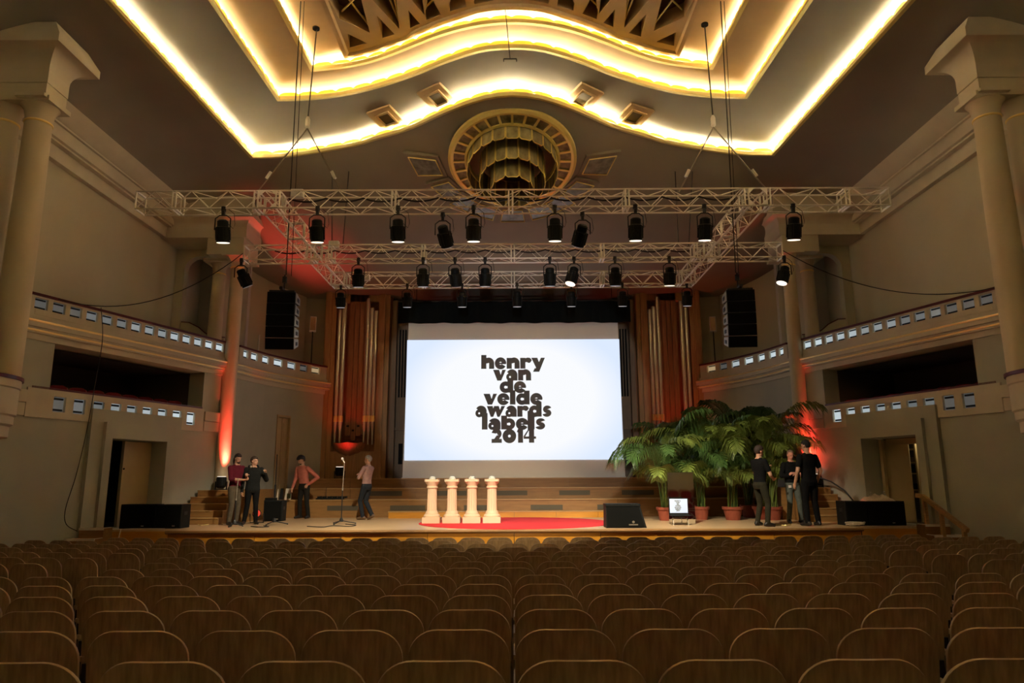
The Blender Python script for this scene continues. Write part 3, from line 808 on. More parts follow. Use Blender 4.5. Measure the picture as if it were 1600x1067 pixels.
for r, h0, h1, n in ((1.24, .04, .52, 22), (.89, .03, .886, 18), (.59, .25, 1.24, 10)):
    for i in range(n):
        a0 = 2 * PI * (i + .04) / n - PI / n; a1 = 2 * PI * (i + .96) / n - PI / n
        m = MB(); rows = []; NA = 6
        edge = []
        bot = lambda u: h1 - .07 * max(0, (abs(2 * u - 1) - .72) / .28) ** 2
        for q in range(5):
            row = []
            for k in range(NA + 1):
                u = k / NA; hb = bot(u)
                row.append(rp(r, a0 + (a1 - a0) * u, h0 + (hb - h0) * q / 4))
            rows.append(row)
        m.grid(rows); pn = m.build('glass_panel', M['smoke_glass'], ch)
        e = [rp(r, a0, h0)] + [rp(r, a0, h0 + (bot(0) - h0) * .5)] + [rp(r, a0 + (a1 - a0) * k / NA, bot(k / NA)) for k in range(NA + 1)] + [rp(r, a1, h0 + (bot(1) - h0) * .5), rp(r, a1, h0)]
        m = MB(); m.tube(e, .014, 4); m.build('gilded_edge', M['brass'], pn)
# trapezoid panels fanned around the ring
shellz = lambda: 0
for k, a in enumerate([-2.30, -1.82, -1.36, -.84, -.40, 0, .40, .84, 1.36, 1.82, 2.30][1:-1]):
    a = [-1.30, -.92, -.62, -.36, 0, .36, .62, .92, 1.30][k]
    a = a * 1.0
    r0, r1 = 2.10, 2.72
    if abs(a) > 1.2: r0, r1 = 2.15, 2.95
    h = .02
    w0, w1 = .26, .33
    t = (xx * math.cos(a) - uu * math.sin(a)); d = (xx * math.sin(a) + uu * math.cos(a))
    c0, _n = shell_up(rc + d * r0 * KC); c1, _n = shell_up(rc + d * r1 * KC)
    d = (c1 - c0).normalized(); pn_ = t.cross(d).normalized()
    if pn_.z > 0: pn_ = -pn_
    p = thing('shell_panel', 'gold-framed grey panel in the shell around the ring lamp, %s from left' % ordinal(k + 1), 'ceiling panel', (0, 0, 0), group='panels fanned below the ring lamp')
    P = [c0 - t * w0, c0 + t * w0, c1 + t * w1, c1 - t * w1]
    m = MB(); m.hexa([q + pn_ * .0 for q in P] + [q + pn_ * .05 for q in P]); m.build('panel', M['grey_glass'], p)
    m = MB(); m.tube([q + pn_ * .06 for q in P + P[:1]], .02, 4); m.build('gilded_frame', M['goldpaint'], p)
    big = [c0 - t * (w0 + .1) - d * .1, c0 + t * (w0 + .1) - d * .1, c1 + t * (w1 + .12) + d * .1, c1 - t * (w1 + .12) + d * .1]
    m = MB(); m.hexa([q - pn_ * .06 for q in big] + [q + pn_ * .035 for q in big]); m.build('plaster_border', M['ceiling'], p)
# little dark downlight holes
for k, (px, py, z) in enumerate(((250, 66, Z2), (330, 72, Z2), (1194, 20, Z3), (1345, 55, Z2), (1262, 63, Z2), (494, 44, Z3), (1101, 38, Z3), (789, 10, Z4 - .0), (802, 10, Z4 - .0))):
    c = onz(px, py, z)
    o = MB(); o.lathe([(.075, -.03), (.075, .01), (.05, .01)], 14); tag(o.build('downlight', M['dark'], loc=c), 'small dark downlight hole in the ceiling, %s' % ('beside the outer cove lip, left', 'between the coves on the left', 'in the inner tier on the right', 'at the outer cove on the right', 'between the coves on the right', 'above the left rigging bridle', 'above the right rigging bridle', 'left of two at the skylight', 'right of two at the skylight')[k], 'downlight', 'small ceiling holes')
# ================================================================ STAGE
SZ = 1.0
st = thing('stage_platform', 'oak stage platform with panelled front and glossy floor', 'stage', kind='structure')
poly = [(-7.45, 15.62), (7.45, 15.62), (7.55, 16.2), (8.75, 16.2), (9.35, 16.0), (8.6, 17.9), (8.1, 19.6), (7.6, 22.6), (6.5, 24.2), (-6.5, 24.2), (-7.6, 22.6), (-8.1, 19.6), (-8.6, 17.9), (-9.35, 16.0), (-8.75, 16.2), (-7.55, 16.2)]
m = MB(); m.prism(poly, SZ - .05, SZ); m.build('stage_floor', M['stagefloor'], st)
m = MB(); m.tube([(-7.5, 15.63, SZ - .03), (7.5, 15.63, SZ - .03)], .035, 8); m.build('stage_nosing', M['oakrise'], st)
xs = np.linspace(-7.45, 7.45, 9)
for a, b in zip(xs, xs[1:]):
    m = MB(); m.bx(a + .006, b - .006, 15.66, 15.70, -.2, SZ - .06); m.build('fascia_panel', M['fascia'], st)
m = MB(); m.bx(-7.5, 7.5, 15.70, 15.76, -.3, SZ - .05); m.build('fascia_backing', M['blackmetal'], st)
for s in (-1, 1):
    for (x0, y0), (x1, y1) in (((7.45, 15.64), (7.55, 16.2)), ((7.55, 16.22), (8.75, 16.22)), ((8.75, 16.22), (9.3, 16.02))):
        a, b = Vector((s * x0, y0, 0)), Vector((s * x1, y1, 0)); n = Vector((-(b - a).y, (b - a).x, 0)).normalized() * .03
        m = MB(); m.hexa([a + Vector((0, 0, -.2)), b + Vector((0, 0, -.2)), b + n + Vector((0, 0, -.2)), a + n + Vector((0, 0, -.2)), a + Vector((0, 0, .96)), b + Vector((0, 0, .96)), b + n + Vector((0, 0, .96)), a + n + Vector((0, 0, .96))]); m.build('fascia_panel', M['fascia'], st)
    # little side stairs with white nosings
    sr = thing('side_stair', 'short wooden stair with white nosings at the %s end of the stage' % SIDE[s], 'stair', kind='structure')
    for k in range(4):
        z = SZ + .06 - .2 * k; y0 = 15.95 - .3 * k
        x0, x1 = 8.85, Xw(y0) - .02
        m = MB(); m.bx(s * x0, s * x1, y0 - .3, y0 + .05, -.3, z); m.build('step', M['oakrise'], sr)
        m = MB(); m.bx(s * x0, s * x1, y0 - .315, y0 - .28, z - .035, z + .012); m.bx(s * x0, s * (x0 + .03), y0 - .31, y0, z, z + .012); m.bx(s * x1, s * (x1 - .03), y0 - .31, y0, z, z + .012); m.build('white_nosing', M['nosing'], sr)
# raked choir tiers with vents
tiers = [(21.0, 21.7, 1.51, 7.0), (21.7, 22.4, 1.83, 6.9), (22.4, 24.2, 2.12, 6.8)]
for k, (y0, y1, z, hw) in enumerate(tiers):
    t = thing('choir_tier', 'oak choir tier with recessed vents, %s step behind the stage' % ('lowest', 'middle', 'top')[k], 'platform', kind='structure')
    n = (7, 7, 8)[k]; xs = np.linspace(-hw, hw, n + 1)
    for a, b in zip(xs, xs[1:]):
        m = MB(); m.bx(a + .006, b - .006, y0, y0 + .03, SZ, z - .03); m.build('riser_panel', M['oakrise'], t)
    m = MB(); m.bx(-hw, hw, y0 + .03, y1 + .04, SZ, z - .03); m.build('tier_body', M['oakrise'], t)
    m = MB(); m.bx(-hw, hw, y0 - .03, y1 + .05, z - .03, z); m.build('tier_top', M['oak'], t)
    if k < 2:
        pxs = [((610, 665), (725, 774), (829, 879), (933, 980), (512, 560)), ((575, 628), (682, 729), (776, 824), (874, 922), (972, 1022))][k]
        for a, b in pxs:
            xa, xb = at(a, 780, y0).x, at(b, 780, y0).x
            zc = (1.27, 1.67)[k]
            m = MB(); m.bx(xa, xb, y0 - .012, y0, zc - .07, zc + .07); m.build('vent_grille', M['vent'], t)
t = thing('stage_step', 'low oak box step in front of the lowest choir tier', 'step')
xa, xb = at(607, 805, 20.6).x, at(1000, 805, 20.6).x
xs = np.linspace(xa, xb, 7)
for a, b in zip(xs, xs[1:]):
    m = MB(); m.bx(a + .006, b - .006, 20.55, 20.58, SZ, SZ + .16); m.build('riser_panel', M['fascia'], t)
m = MB(); m.bx(xa, xb, 20.58, 20.98, SZ, SZ + .16); m.build('step_body', M['oakrise'], t)
m = MB(); m.bx(xa - .01, xb + .01, 20.53, 20.98, SZ + .16, SZ + .19); m.build('step_top', M['oak'], t)
# stairs to the tiers at both flanks
for s in (-1, 1):
    t = thing('flank_stair', 'oak stair of five steps climbing to the choir tiers, %s side' % SIDE[s], 'stair', kind='structure')
    for k in range(5):
        x0 = 7.30
        y0 = 17.9 + .22 * k
        x1 = Xw(y0 + .3) - (.24 if y0 < 18.2 else .06)
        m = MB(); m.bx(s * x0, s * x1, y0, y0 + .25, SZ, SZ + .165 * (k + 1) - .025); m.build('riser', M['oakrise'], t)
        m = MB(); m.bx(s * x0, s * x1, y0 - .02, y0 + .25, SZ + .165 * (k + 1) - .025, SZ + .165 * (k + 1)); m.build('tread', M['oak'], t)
    m = MB(); m.bx(s * 7.05, s * 8.0, 19.02, 21.2, SZ, SZ + .825); m.build('landing', M['oakrise'], t)
    m = MB()
    pts = [(8.50, 18.1, 1.50), (8.40, 18.3, 1.75), (8.2, 18.6, 1.98), (7.95, 18.85, 2.10), (7.6, 19.0, 2.14), (7.3, 19.05, 2.14)]
    if s > 0: m.tube([(s * x, y, z) for x, y, z in pts], .02, 6); m.build('dark_handrail', M['blackmetal'], t)

# handrail on the right
t = thing('stair_handrail', 'wooden handrail on posts sloping down at the right stage stair', 'handrail', kind='structure')
pts = [at(1431, 774, 16.0), at(1441, 775, 15.9), at(1512, 829, 14.6)]
m = MB(); 
for a, b in zip(pts, pts[1:]):
    d = (b - a); u = d.normalized(); sx = u.cross(Vector((0, 0, 1))).normalized() * .035; up = sx.cross(u).normalized() * .045
    m.hexa([a - sx - up, a + sx - up, b + sx - up, b - sx - up, a - sx + up, a + sx + up, b + sx + up, b - sx + up])
m.build('rail', M['oak'], t)
for px, py in ((1444, 779), (1470, 797), (1506, 826)):
    k = (px - 1441) / 71; y = 15.9 - 1.3 * k; p = at(px, py, y)
    m = MB(); m.bx(p.x - .035, p.x + .035, y - .035, y + .035, .0 if px < 1500 else .3, p.z); m.build('post', M['oak'], t)

# round red carpet
c = (0.04, 18.12)
m = MB(); m.lathe([(2.40, 0), (2.40, .012), (2.38, .016)], 96, Matrix.Translation((*c, SZ)))
tag(m.build('round_carpet', M['redcarpet']), 'round red carpet on the stage floor under the four plinths', 'carpet')

# ================================================================ ORGAN
for s in (-1, 1):
    o = thing('organ_case', 'tall mahogany organ tower with tin pipes, %s of the screen' % SIDE[s], 'organ', kind='structure')
    X = lambda px: s * abs(at(px if s < 0 else 1604 - px, 600, 24.0).x)
    def pb(x0, x1, y0, y1, z0, z1, name, mm):
        m = MB(); m.bx(X(x0), X(x1), y0, y1, z0, z1); return m.build(name, M[mm], o)
    pb(503, 608, 24.35, 24.6, 2.1, 8.7, 'back_panel', 'organwood')
    pb(503, 521, 24.0, 24.35, 2.1, 8.62, 'pilaster', 'organbrown')
    pb(506, 514, 23.93, 24.0, 2.1, 8.6, 'pilaster_fillet', 'organbrown')
    pb(588, 606, 24.0, 24.35, 2.1, 8.62, 'pilaster', 'organbrown')
    pb(592, 599, 23.93, 24.0, 2.1, 8.6, 'pilaster_fillet', 'organbrown')
    pb(521, 588, 24.0, 24.35, 2.1, 3.02, 'base_panel', 'organbrown')
    pb(526, 583, 23.97, 24.0, 2.2, 2.95, 'panel_moulding', 'organbrown')
    pb(521, 588, 24.1, 24.35, 8.25, 8.62, 'head_board', 'organbrown')
    # flat wooden pipes
    for a, b, zb in ((541, 549, 3.55), (549.6, 557, 3.40), (557.6, 565, 3.55), (565.4, 571, 3.6)):
        q = pb(a, b, 24.1, 24.3, zb, 8.6, 'wood_pipe', 'organwood')
        m = MB(); m.bx(X(a + 2), X(b - 2), 24.08, 24.1, zb + .30, zb + .36); m.build('pipe_mouth', M['dark'], q)
    # round tin pipes with gilded mouths
    for px, zt, r in ((526, 7.95, .065), (533.5, 8.2, .075), (571, 8.35, .065), (577.5, 8.0, .07), (584, 7.9, .065)):
        x = X(px)
        p = MB(); p.lathe([(.02, 3.25), (r, 4.05), (r, zt)], 16, Matrix.Translation((x, 24.05, 0))); p = p.build('tin_pipe', M['tin'], o)
        g = MB(); g.lathe([(r + .006, 4.02), (r + .012, 4.05), (r + .012, 4.2), (r + .004, 4.23)], 16, Matrix.Translation((x, 24.05, 0))); g.build('gilded_mouth', M['gold'], p)
    # carved apron under the pipes
    m = MB(); xc = (X(524) + X(574)) / 2; w = abs(X(574) - X(524)) / 2
    rows = []
    for k in range(9):
        v = k / 8; rr = w * (1 - .75 * v ** 2.2)
        rows.append([Vector((xc + rr * math.cos(PI * i / 10), 24.0 - .30 * (1 - v * .6) * math.sin(PI * i / 10) + .012 * math.sin(i * 2.2), 3.30 - .42 * v - .02 * math.cos(i * 1.9))) for i in range(11)])
    m.grid(rows); m.build('carved_apron', M['organwood'], o, angle=50)
    # inner bay beside the screen: tall dark panels with slits
    pb(608, 640, 24.5, 24.6, 2.1, 8.4, 'bay_panel', 'organdark')
    pb(609, 616, 24.2, 24.5, 2.1, 8.3, 'bay_stile', 'organdark')
    pb(616, 640, 24.35, 24.5, 3.75, 3.85, 'bay_rail', 'organdark')
    for a in (619, 623.5, 628, 632.5):
        pb(a, a + 2.2, 24.44, 24.5, 4.9, 7.3, 'bay_slit', 'dark')
    pb(622, 628, 24.44, 24.5, 2.6, 3.3, 'bay_slit', 'dark')
    RX = X(548)
    # red washes: one at the organ, one at the stage column
    u = thing('uplight', 'small black uplighter shining red on the %s organ tower, on the choir tier' % SIDE[s], 'uplight', (RX, 22.95, 2.12))
    m = MB(); m.lathe([(.10, .08), (.14, .14), (.14, .32), (.12, .36)], 18); m.build('housing', M['black'], u)
    m = MB(); m.lathe([(.115, .365), (.115, .375)], 18); m.build('lens', M['lens'], u)
    m = MB(); m.bx(-.17, .17, -.04, .04, 0, .02); m.bx(-.17, -.15, -.03, .03, 0, .24); m.bx(.15, .17, -.03, .03, 0, .24); m.build('bracket', M['blackmetal'], u)
    light('red_wash', 'SPOT', (RX, 23.28, 2.50), RED_W * .36, (1, .04, .03), (RX, 23.8, 6.0), spot_size=R(76), spot_blend=1.0, shadow_soft_size=.05)
    cx = s * (7.84 if s < 0 else 8.10)
    u = thing('uplight', 'small black uplighter shining red up the stage column, %s side' % SIDE[s], 'uplight', (cx, 19.22, 1.825))
    m = MB(); m.lathe([(.09, .05), (.13, .1), (.13, .30), (.115, .34)], 18); m.build('housing', M['black'], u)
    m = MB(); m.lathe([(.11, .345), (.11, .355)], 18); m.build('lens', M['lens'], u)
    m = MB(); m.bx(-.16, .16, -.04, .04, 0, .02); m.bx(-.16, -.14, -.03, .03, 0, .22); m.bx(.14, .16, -.03, .03, 0, .22); m.build('bracket', M['blackmetal'], u)
    light('red_wash', 'SPOT', (cx, 19.24, 2.20), RED_W * (7.0 if s < 0 else 3.0), (1, .055, .04), shell_px(448 if s < 0 else 1156, 396), spot_size=R(44), spot_blend=1.0, shadow_soft_size=.05)

# ================================================================ SCREEN
sc = thing('projection_screen', 'large white projection screen with the awards lettering, hanging over the stage', 'screen', (0, 23.0, 0))
m = MB(); m.hexa([(-3.58, .02, 2.12), (3.58, .02, 2.12), (3.58, .04, 2.12), (-3.58, .04, 2.12), (-3.50, .02, 7.25), (3.50, .02, 7.25), (3.50, .04, 7.25), (-3.50, .04, 7.25)])
m.build('screen_cloth', M['fabric'], sc)
m = MB(); m.bx(-3.53, 3.53, .0, .012, -1.975, 1.975); m.build('projected_slide', M['slide'], sc, loc=(0, 0, 4.664))
m = MB(); m.tube([(-3.6, .03, 2.12), (3.6, .03, 2.12)], .03, 8); m.build('bottom_bar', M['fabric'], sc)

# heavy geometric lettering built from strokes; units: x-height = 1, glyphs from x = 0
def arc(cx, cy, ro, ri, a0, a1, n=22, ky=1.0):
    P = [(cx + ro * math.cos(R(a0 + (a1 - a0) * i / n)), cy + ky * ro * math.sin(R(a0 + (a1 - a0) * i / n))) for i in range(n + 1)]
    Q = [(cx + ri * math.cos(R(a0 + (a1 - a0) * i / n)), cy + ky * ri * math.sin(R(a0 + (a1 - a0) * i / n))) for i in range(n + 1)]
    return [[P[i], P[i + 1], Q[i + 1], Q[i]] for i in range(n)]
def rect(x0, y0, x1, y1): return [[(x0, y0), (x1, y0), (x1, y1), (x0, y1)]]
def glyph(ch):
    B = .50                                   # stem weight
    if ch == 'l': return rect(0, 0, B, 1.32), B
    if ch == 'h': return rect(0, 0, B, 1.28) + rect(.76, 0, 1.26, .56) + arc(.72, .5, .54, .05, 0, 180) , 1.26
    if ch == 'n': return rect(0, 0, B, 1) + rect(.76, 0, 1.26, .56) + arc(.72, .5, .54, .05, 0, 180), 1.26
    if ch == 'r': return rect(0, 0, B, 1) + arc(.74, .60, .42, .0, 20, 180) + arc(.84, .77, .24, 0, 0, 360), 1.06
    if ch == 'e': return arc(.56, .5, .56, .13, 0, 330) + rect(.40, .42, 1.10, .56), 1.10
    if ch == 'd': return arc(.54, .5, .54, .13, 35, 325) + rect(.72, 0, 1.24, 1.28), 1.24
    if ch == 'b': return arc(.70, .5, .54, .13, -145, 145) + rect(0, 0, .52, 1.28), 1.24
    if ch == 'a': return arc(.38, .33, .37, .09, 0, 360) + rect(.58, 0, 1.10, .62) + arc(.56, .50, .54, .10, 0, 150), 1.10
    if ch == 's': return arc(.50, .67, .42, .04, 25, 265, 14, .85) + arc(.44, .33, .44, .04, -160, 90, 14, .80) + [[(.10, .66), (.46, .30), (.84, .38), (.46, .72)]], .90
    if ch == 'v': return [[(-.04, 1), (.54, 1), (.70, .50), (.56, 0), (.36, 0)], [(.50, 0), (.66, .40), (.84, 1), (1.20, 1), (.74, 0)]], 1.16
    if ch == 'y': return [[(-.04, 1), (.54, 1), (.80, .35), (.48, -.05)], [(.36, .0), (.62, .44), (.90, 1), (1.28, 1), (.72, -.29), (.12, -.29), (.30, .06)]], 1.26
    if ch == 'w': return [[(-.04, 1), (.52, 1), (.72, .40), (.56, 0), (.34, 0)], [(.36, 0), (.58, 0), (1.02, 1), (.66, 1)], [(.66, 1), (1.12, 1), (1.32, .40), (1.18, 0), (.98, 0)], [(.98, 0), (1.20, 0), (1.74, 1), (1.38, 1)]], 1.70
    if ch == '2': return arc(.48, .84, .48, .06, -40, 170) + [[(-.02, 0), (.48, .0), (.92, .66), (.50, .70)]] + rect(0, 0, .98, .36), 1.0
    if ch == '0': return arc(.66, .62, .66, .13, 0, 360), 1.32
    if ch == '1': return rect(.12, 0, .60, 1.28) + [[(0, 1.0), (.12, 1.28), (.12, .96)]], .60
    if ch == '4': return rect(.52, 0, 1.02, 1.28) + rect(0, .36, 1.20, .58) + [[(-.02, .58), (.16, .58), (.60, 1.28), (.48, 1.28)]], 1.20
def spell(word, x0, x1, base, xh, name, parent, y=-.006, mm='ink'):
    pos = 0; mb = MB()
    polys = []
    for chx in word:
        g, w = glyph(chx)
        polys += [[(x + pos, yy) for x, yy in p] for p in g]
        pos += w + .055
    pos -= .055
    k = (x1 - x0) / pos
    vv = []; ff = []
    for p in polys:
        ar = sum(p[i][0] * p[(i + 1) % len(p)][1] - p[(i + 1) % len(p)][0] * p[i][1] for i in range(len(p)))
        if ar < 0: p = p[::-1]
        ff.append(tuple(range(len(vv), len(vv) + len(p)))); vv += [Vector(q) for q in p]
    cd = geometry.delaunay_2d_cdt(vv, [], ff, 0, 1e-4)
    mb.add([(x0 + q.x * k, y, base + q.y * xh) for q in cd[0]], [tuple(f) for f, of in zip(cd[2], cd[5]) if len(of)])
    return mb.build(name, M[mm], parent, angle=180)
# slide layout in crop pixels (scale 941/150) turned to metres on the screen
SPX = 941 / 150.0
def sx(cx): return at(730 + cx / SPX, 620, 23.0).x
def szz(cy): return at(802, 540 + cy / SPX, 23.0).z
LINES = [('henry', 136, 764, 226, 106), ('van', 258, 628, 342, 106), ('de', 318, 576, 460, 106), ('velde', 164, 736, 577, 106), ('awards', 80, 824, 697, 106), ('labels', 145, 762, 821, 106), ('2014', 240, 670, 952, 106)]
for q_, (w, a, b, base, xh) in enumerate(LINES):
    spell(w, sx(a), sx(b), szz(base), szz(base - xh) - szz(base), 'lettering', sc, -.005 - .001 * q_)
for x0, x1, y0, y1 in ((590, 645, 640, 830), (145, 200, 660, 700), (395, 445, 320, 350)):
    m = MB(); m.add([(sx(x0), -.004, szz(y1)), (sx(x1), -.004, szz(y1)), (sx(x1), -.004, szz(y0)), (sx(x0), -.004, szz(y0))], [(0, 1, 2, 3)]); m.build('lettering', M['ink'], sc)     # ascenders that reach from one line into the next
# black border drape above the screen and its batten
t = thing('border_drape', 'black cloth border hanging over the top of the projection screen', 'drape')
xa, xb = at(622, 490, 22.8).x, at(985, 490, 22.8).x
m = MB(); rows = []
for k in range(81):
    x = xa + (xb - xa) * k / 80
    yy = 22.8 + .03 * math.sin(k * 1.1)
    rows.append([Vector((x, yy, 7.18 + .012 * math.sin(k * .5))), Vector((x, yy, 7.9)), Vector((x, yy + .05, 7.9)), Vector((x, yy + .05, 7.18 + .012 * math.sin(k * .5)))])
m.grid(rows, True); m.build('drape_cloth', M['blackcloth'], t, angle=60)
m = MB(); m.tube([(xa, 22.83, 7.93), (xb, 22.83, 7.93)], .03, 6); m.build('batten', M['blackmetal'], t)
for x in (xa + .6, 0, xb - .6):
    m = MB(); m.tube([(x, 22.83, 7.93), (x, 22.83, shell_up((x, 22.83))[0].z)], .012, 5); m.build('hanging_rope', M['wire'], t)

# ================================================================ PLINTHS AND TROPHIES
for k in range(4):
    x = -2.04 + .497 * k
    t = thing('plinth', 'cream fluted column plinth on the red carpet, %s from the left of four' % ordinal(k + 1), 'plinth', (x, 17.97, SZ + .016), group='four cream plinths')
    m = MB(); m.rbox((0, 0, .07), (.44, .44, .14), .01); m.build('foot', M['pedestal'], t)
    m = MB(); m.lathe([(.20, .14), (.205, .17), (.19, .20), (.165, .215), (.165, .235), (.15, .26), (.14, .29)], 24); m.build('base_moulding', M['pedestal'], t)
    n = 32; m = MB()
    m.grid([[Vector(((.122 - .010 * (i % 2)) * q * math.cos(2 * PI * i / n), (.122 - .010 * (i % 2)) * q * math.sin(2 * PI * i / n), z)) for i in range(n)] for z, q in ((.285, 1.05), (.32, 1.0), (.80, .94), (.84, .97))], True); m.build('fluted_shaft', M['pedestal'], t, angle=20)
    m = MB(); m.lathe([(.125, .835), (.14, .85), (.14, .875), (.125, .89), (.13, .92), (.17, .97), (.18, 1.0)], 24); m.build('capital', M['pedestal'], t)
    m = MB(); m.rbox((0, 0, 1.03), (.36, .36, .06), .03); m.build('top_slab', M['pedestal'], t)
    m = MB(); m.lathe([(.085, 0), (.09, .015), (.07, .03), (.075, .05), (.05, .07), (.0, .075)], 18, Matrix.Translation((x, 17.97, SZ + 1.078)), cap=False)
    tag(m.build('trophy', M['trophy']), 'small round glass trophy on the %s plinth from the left' % ordinal(k + 1), 'trophy', 'trophies on the plinths')

# ================================================================ TRUSSES
unit = MB(); unit.tube([(0, 0, 0), (0, 0, 1)], .009, 5, cap=False); BRACE = unit.mesh('truss_brace', M['alu'])
KT = .8
TS = .344
def truss(label, p0, axis, length, joints, bay=.344, side=None):
    # p0: lower near corner, runs along axis; section TS x TS
    t = thing('lighting_truss', label, 'truss', p0, group='lighting truss grid')
    ax = Vector((1, 0, 0)) if axis == 'x' else Vector((0, 1, 0))
    ac = Vector((0, 1, 0)) if axis == 'x' else Vector((1, 0, 0))
    up = Vector((0, 0, 1))
    for a in (0, 1):
        for b in (0, 1):
            o = ac * TS * a + up * TS * b
            m = MB(); m.tube([o, o + ax * length], .0175, 8); m.build('chord', M['alu'], t)
    n = int(round(length / bay)); h = length / n
    for i in range(n):
        for f in range(4):
            o0, o1 = ((ac * 0, up * TS), (ac * TS, ac * TS + up * TS), (ac * 0, ac * TS), (up * TS, up * TS + ac * TS))[f]
            if (i + f // 2) % 2: o0, o1 = o1, o0
            place('brace', BRACE, t, mtx=bar_mtx(o0 + ax * h * i, o1 + ax * h * (i + 1)))
    for j in joints:
        for dj in ((-.035, .035) if 0 < j < length else (0,)):
            m = MB(); o = ax * (j + dj)
            for a, b in ((ac * 0, up * TS), (ac * TS, ac * TS + up * TS), (ac * 0, ac * TS), (up * TS, up * TS + ac * TS)):
                m.tube([o + a, o + b], .018, 6)
            m.build('end_frame', M['alu'], t)
    return t
TZ0 = EYE + 6.30 * KT
T1Y, T2Y, T3Y = 15.6 * KT, 19.5 * KT, 22.25 * KT
SX = 5.75 * KT
J1 = [at(p, 311, T1Y).x for p in (213, 272, 400, 434, 615, 798, 980, 1167, 1201, 1325, 1388)]
truss('long aluminium box truss in front, spanning the whole stage width', (-8.87 * KT, T1Y, TZ0), 'x', 17.74 * KT, [0] + [x + 8.87 * KT for x in J1[1:-1]] + [17.74 * KT])
truss('middle aluminium box truss, behind the long front one', (-7.80 * KT, T2Y, TZ0), 'x', 15.6 * KT, [q * KT for q in (0, 2.0, 2.5, 5.2, 7.8, 10.4, 13.1, 13.6, 15.6)])
truss('rear aluminium box truss just before the screen', (-5.95 * KT, T3Y, TZ0), 'x', 11.9 * KT, [q * KT for q in (0, .45, 3.0, 5.95, 8.9, 11.45, 11.9)])
for s in (-1, 1):
    truss('side aluminium box truss running back from the front one, %s' % SIDE[s], (s * SX - TS / 2, T1Y + TS, TZ0), 'y', T2Y - T1Y - TS, [0, 1.38, 2.776])
    truss('short aluminium side truss between middle and rear ones, %s' % SIDE[s], (s * SX - TS / 2, T2Y + TS, TZ0), 'y', T3Y - T2Y - TS, [0, 1.85])
    # corner blocks
for s in (-1, 1):
    for y in (T1Y,):
        cb = thing('truss_corner_plate', 'perforated corner plate frame where front and side trusses meet, %s' % SIDE[s], 'plate', (s * SX, y - .03, TZ0 + TS / 2))
        m = MB()
        for a in (-1, 1):
            for b in (-1, 1):
                m.prism([(a * .165, b * .165), (a * .05, b * .165), (a * .165, b * .05)], -.010, .010, Matrix.Rotation(R(90), 4, 'X'))
        m.build('gusset', M['alu'], cb)

# ---------------------------------------------------------------- stage lamps
def can_mesh(L, r):
    m = MB(); n = 8; prof = [(r * .55, 0), (r * .80, .03), (r * .82, L * .30), (r, L * .34), (r, L * .97), (r * 1.04, L)]
    m.lathe([(a, -b) for a, b in prof], 12)
    for k in range(6):
        a = 2 * PI * k / 6
        m.box((r * math.cos(a), r * math.sin(a), -L * .62), (.035, .035, L * .55), Matrix.Rotation(a, 3, 'Z'))
    return m.mesh('lamp_can', M['black'])
L0, R0 = .46, .135
CAN = can_mesh(L0, R0)
mm_ = MB(); mm_.lathe([(R0 * .94, -L0 - .004), (R0 * .9, -L0 - .012)], 16); LENS = mm_.mesh('lens', M['lens']); LENSD = mm_.mesh('lens_dim', M['lensdim'])
mm_ = MB(); mm_.tube([(-.155, 0, -.16), (-.155, 0, .08), (-.07, 0, .15), (.07, 0, .15), (.155, 0, .08), (.155, 0, -.16)], .014, 5); YOKE = mm_.mesh('yoke', M['blackmetal'])
mm_ = MB(); mm_.bx(-.03, .03, -.03, .03, .15, .26); mm_.lathe([(.05, .24), (.05, .33)], 10); CLAMP = mm_.mesh('clamp', M['blackmetal'])
mm_ = MB(); mm_.tube([(.1, .05, -.02), (.2, .05, -.12), (.23, .05, -.02), (.2, .05, .2), (.08, .05, .3)], .006, 4); LEAD = mm_.mesh('lead', M['wire'])
def lamp(label, x, y, z, tx=0, ty=0, lit=True, group=None, scale=1.0, dim=False):
    t = thing('stage_lamp', label, 'stage light', (x, y, z), 0, group)
    t.scale = (scale,) * 3
    rot = Euler((tx, ty, 0)).to_matrix().to_4x4()
    place('clamp', CLAMP, t); place('yoke', YOKE, t, mtx=Matrix.Rotation(0, 4, 'Z'))
    place('can', CAN, t, mtx=rot @ Matrix.Translation((0, 0, .05)))
    place('lens', LENSD if dim else LENS, t, mtx=rot @ Matrix.Translation((0, 0, .05)))
    place('lead', LEAD, t)
    return t
front = [(349, 0, 0), (496, 0, 0), (622, 0, 0), (689, 20, -14), (740, 0, 0), (867, 0, 0), (913, 20, 16), (993, 0, 0), (1101, 0, 0), (1240, 0, 0)]
for k, (px, tx, ty) in enumerate(front):
    x = at(px, 345, T1Y + .02).x
    tilted = tx != 0
    lamp('black stage lamp under the front truss, %s from the left' % ordinal(k + 1) + (', tilted' if tilted else ''), x, T1Y + (TS if tilted else 0), TZ0 - .28, R(tx + 14 if tilted else 13), R(ty), True, 'lamps on the front truss', .92, tilted)
mid = [(377, 10, -22), (560, 0, 0), (661, 0, 0), (711, 14, -4), (758, 0, 0), (859, 0, 0), (897, -22, 16), (961, 0, 0), (1046, 0, 0), (1226, -18, 18)]
for k, (px, tx, ty) in enumerate(mid):
    x = at(px, 415, T2Y).x
    lamp('black stage lamp under the middle truss, %s from the left' % ordinal(k + 1) + (', tilted' if tx else ''), x, T2Y, TZ0 - .28, R(tx + 12), R(ty), True, 'lamps on the middle truss', .92, k not in (6, 8, 9))
rear = [532, 636, 722, 808, 893, 973, 1074]
for k, px in enumerate(rear):
    x = at(px, 465, T3Y).x
    lamp('black stage lamp under the rear truss, %s from the left' % ordinal(k + 1), x, T3Y, TZ0 - .25, R(10), 0, True, 'lamps on the rear truss', .84, True)
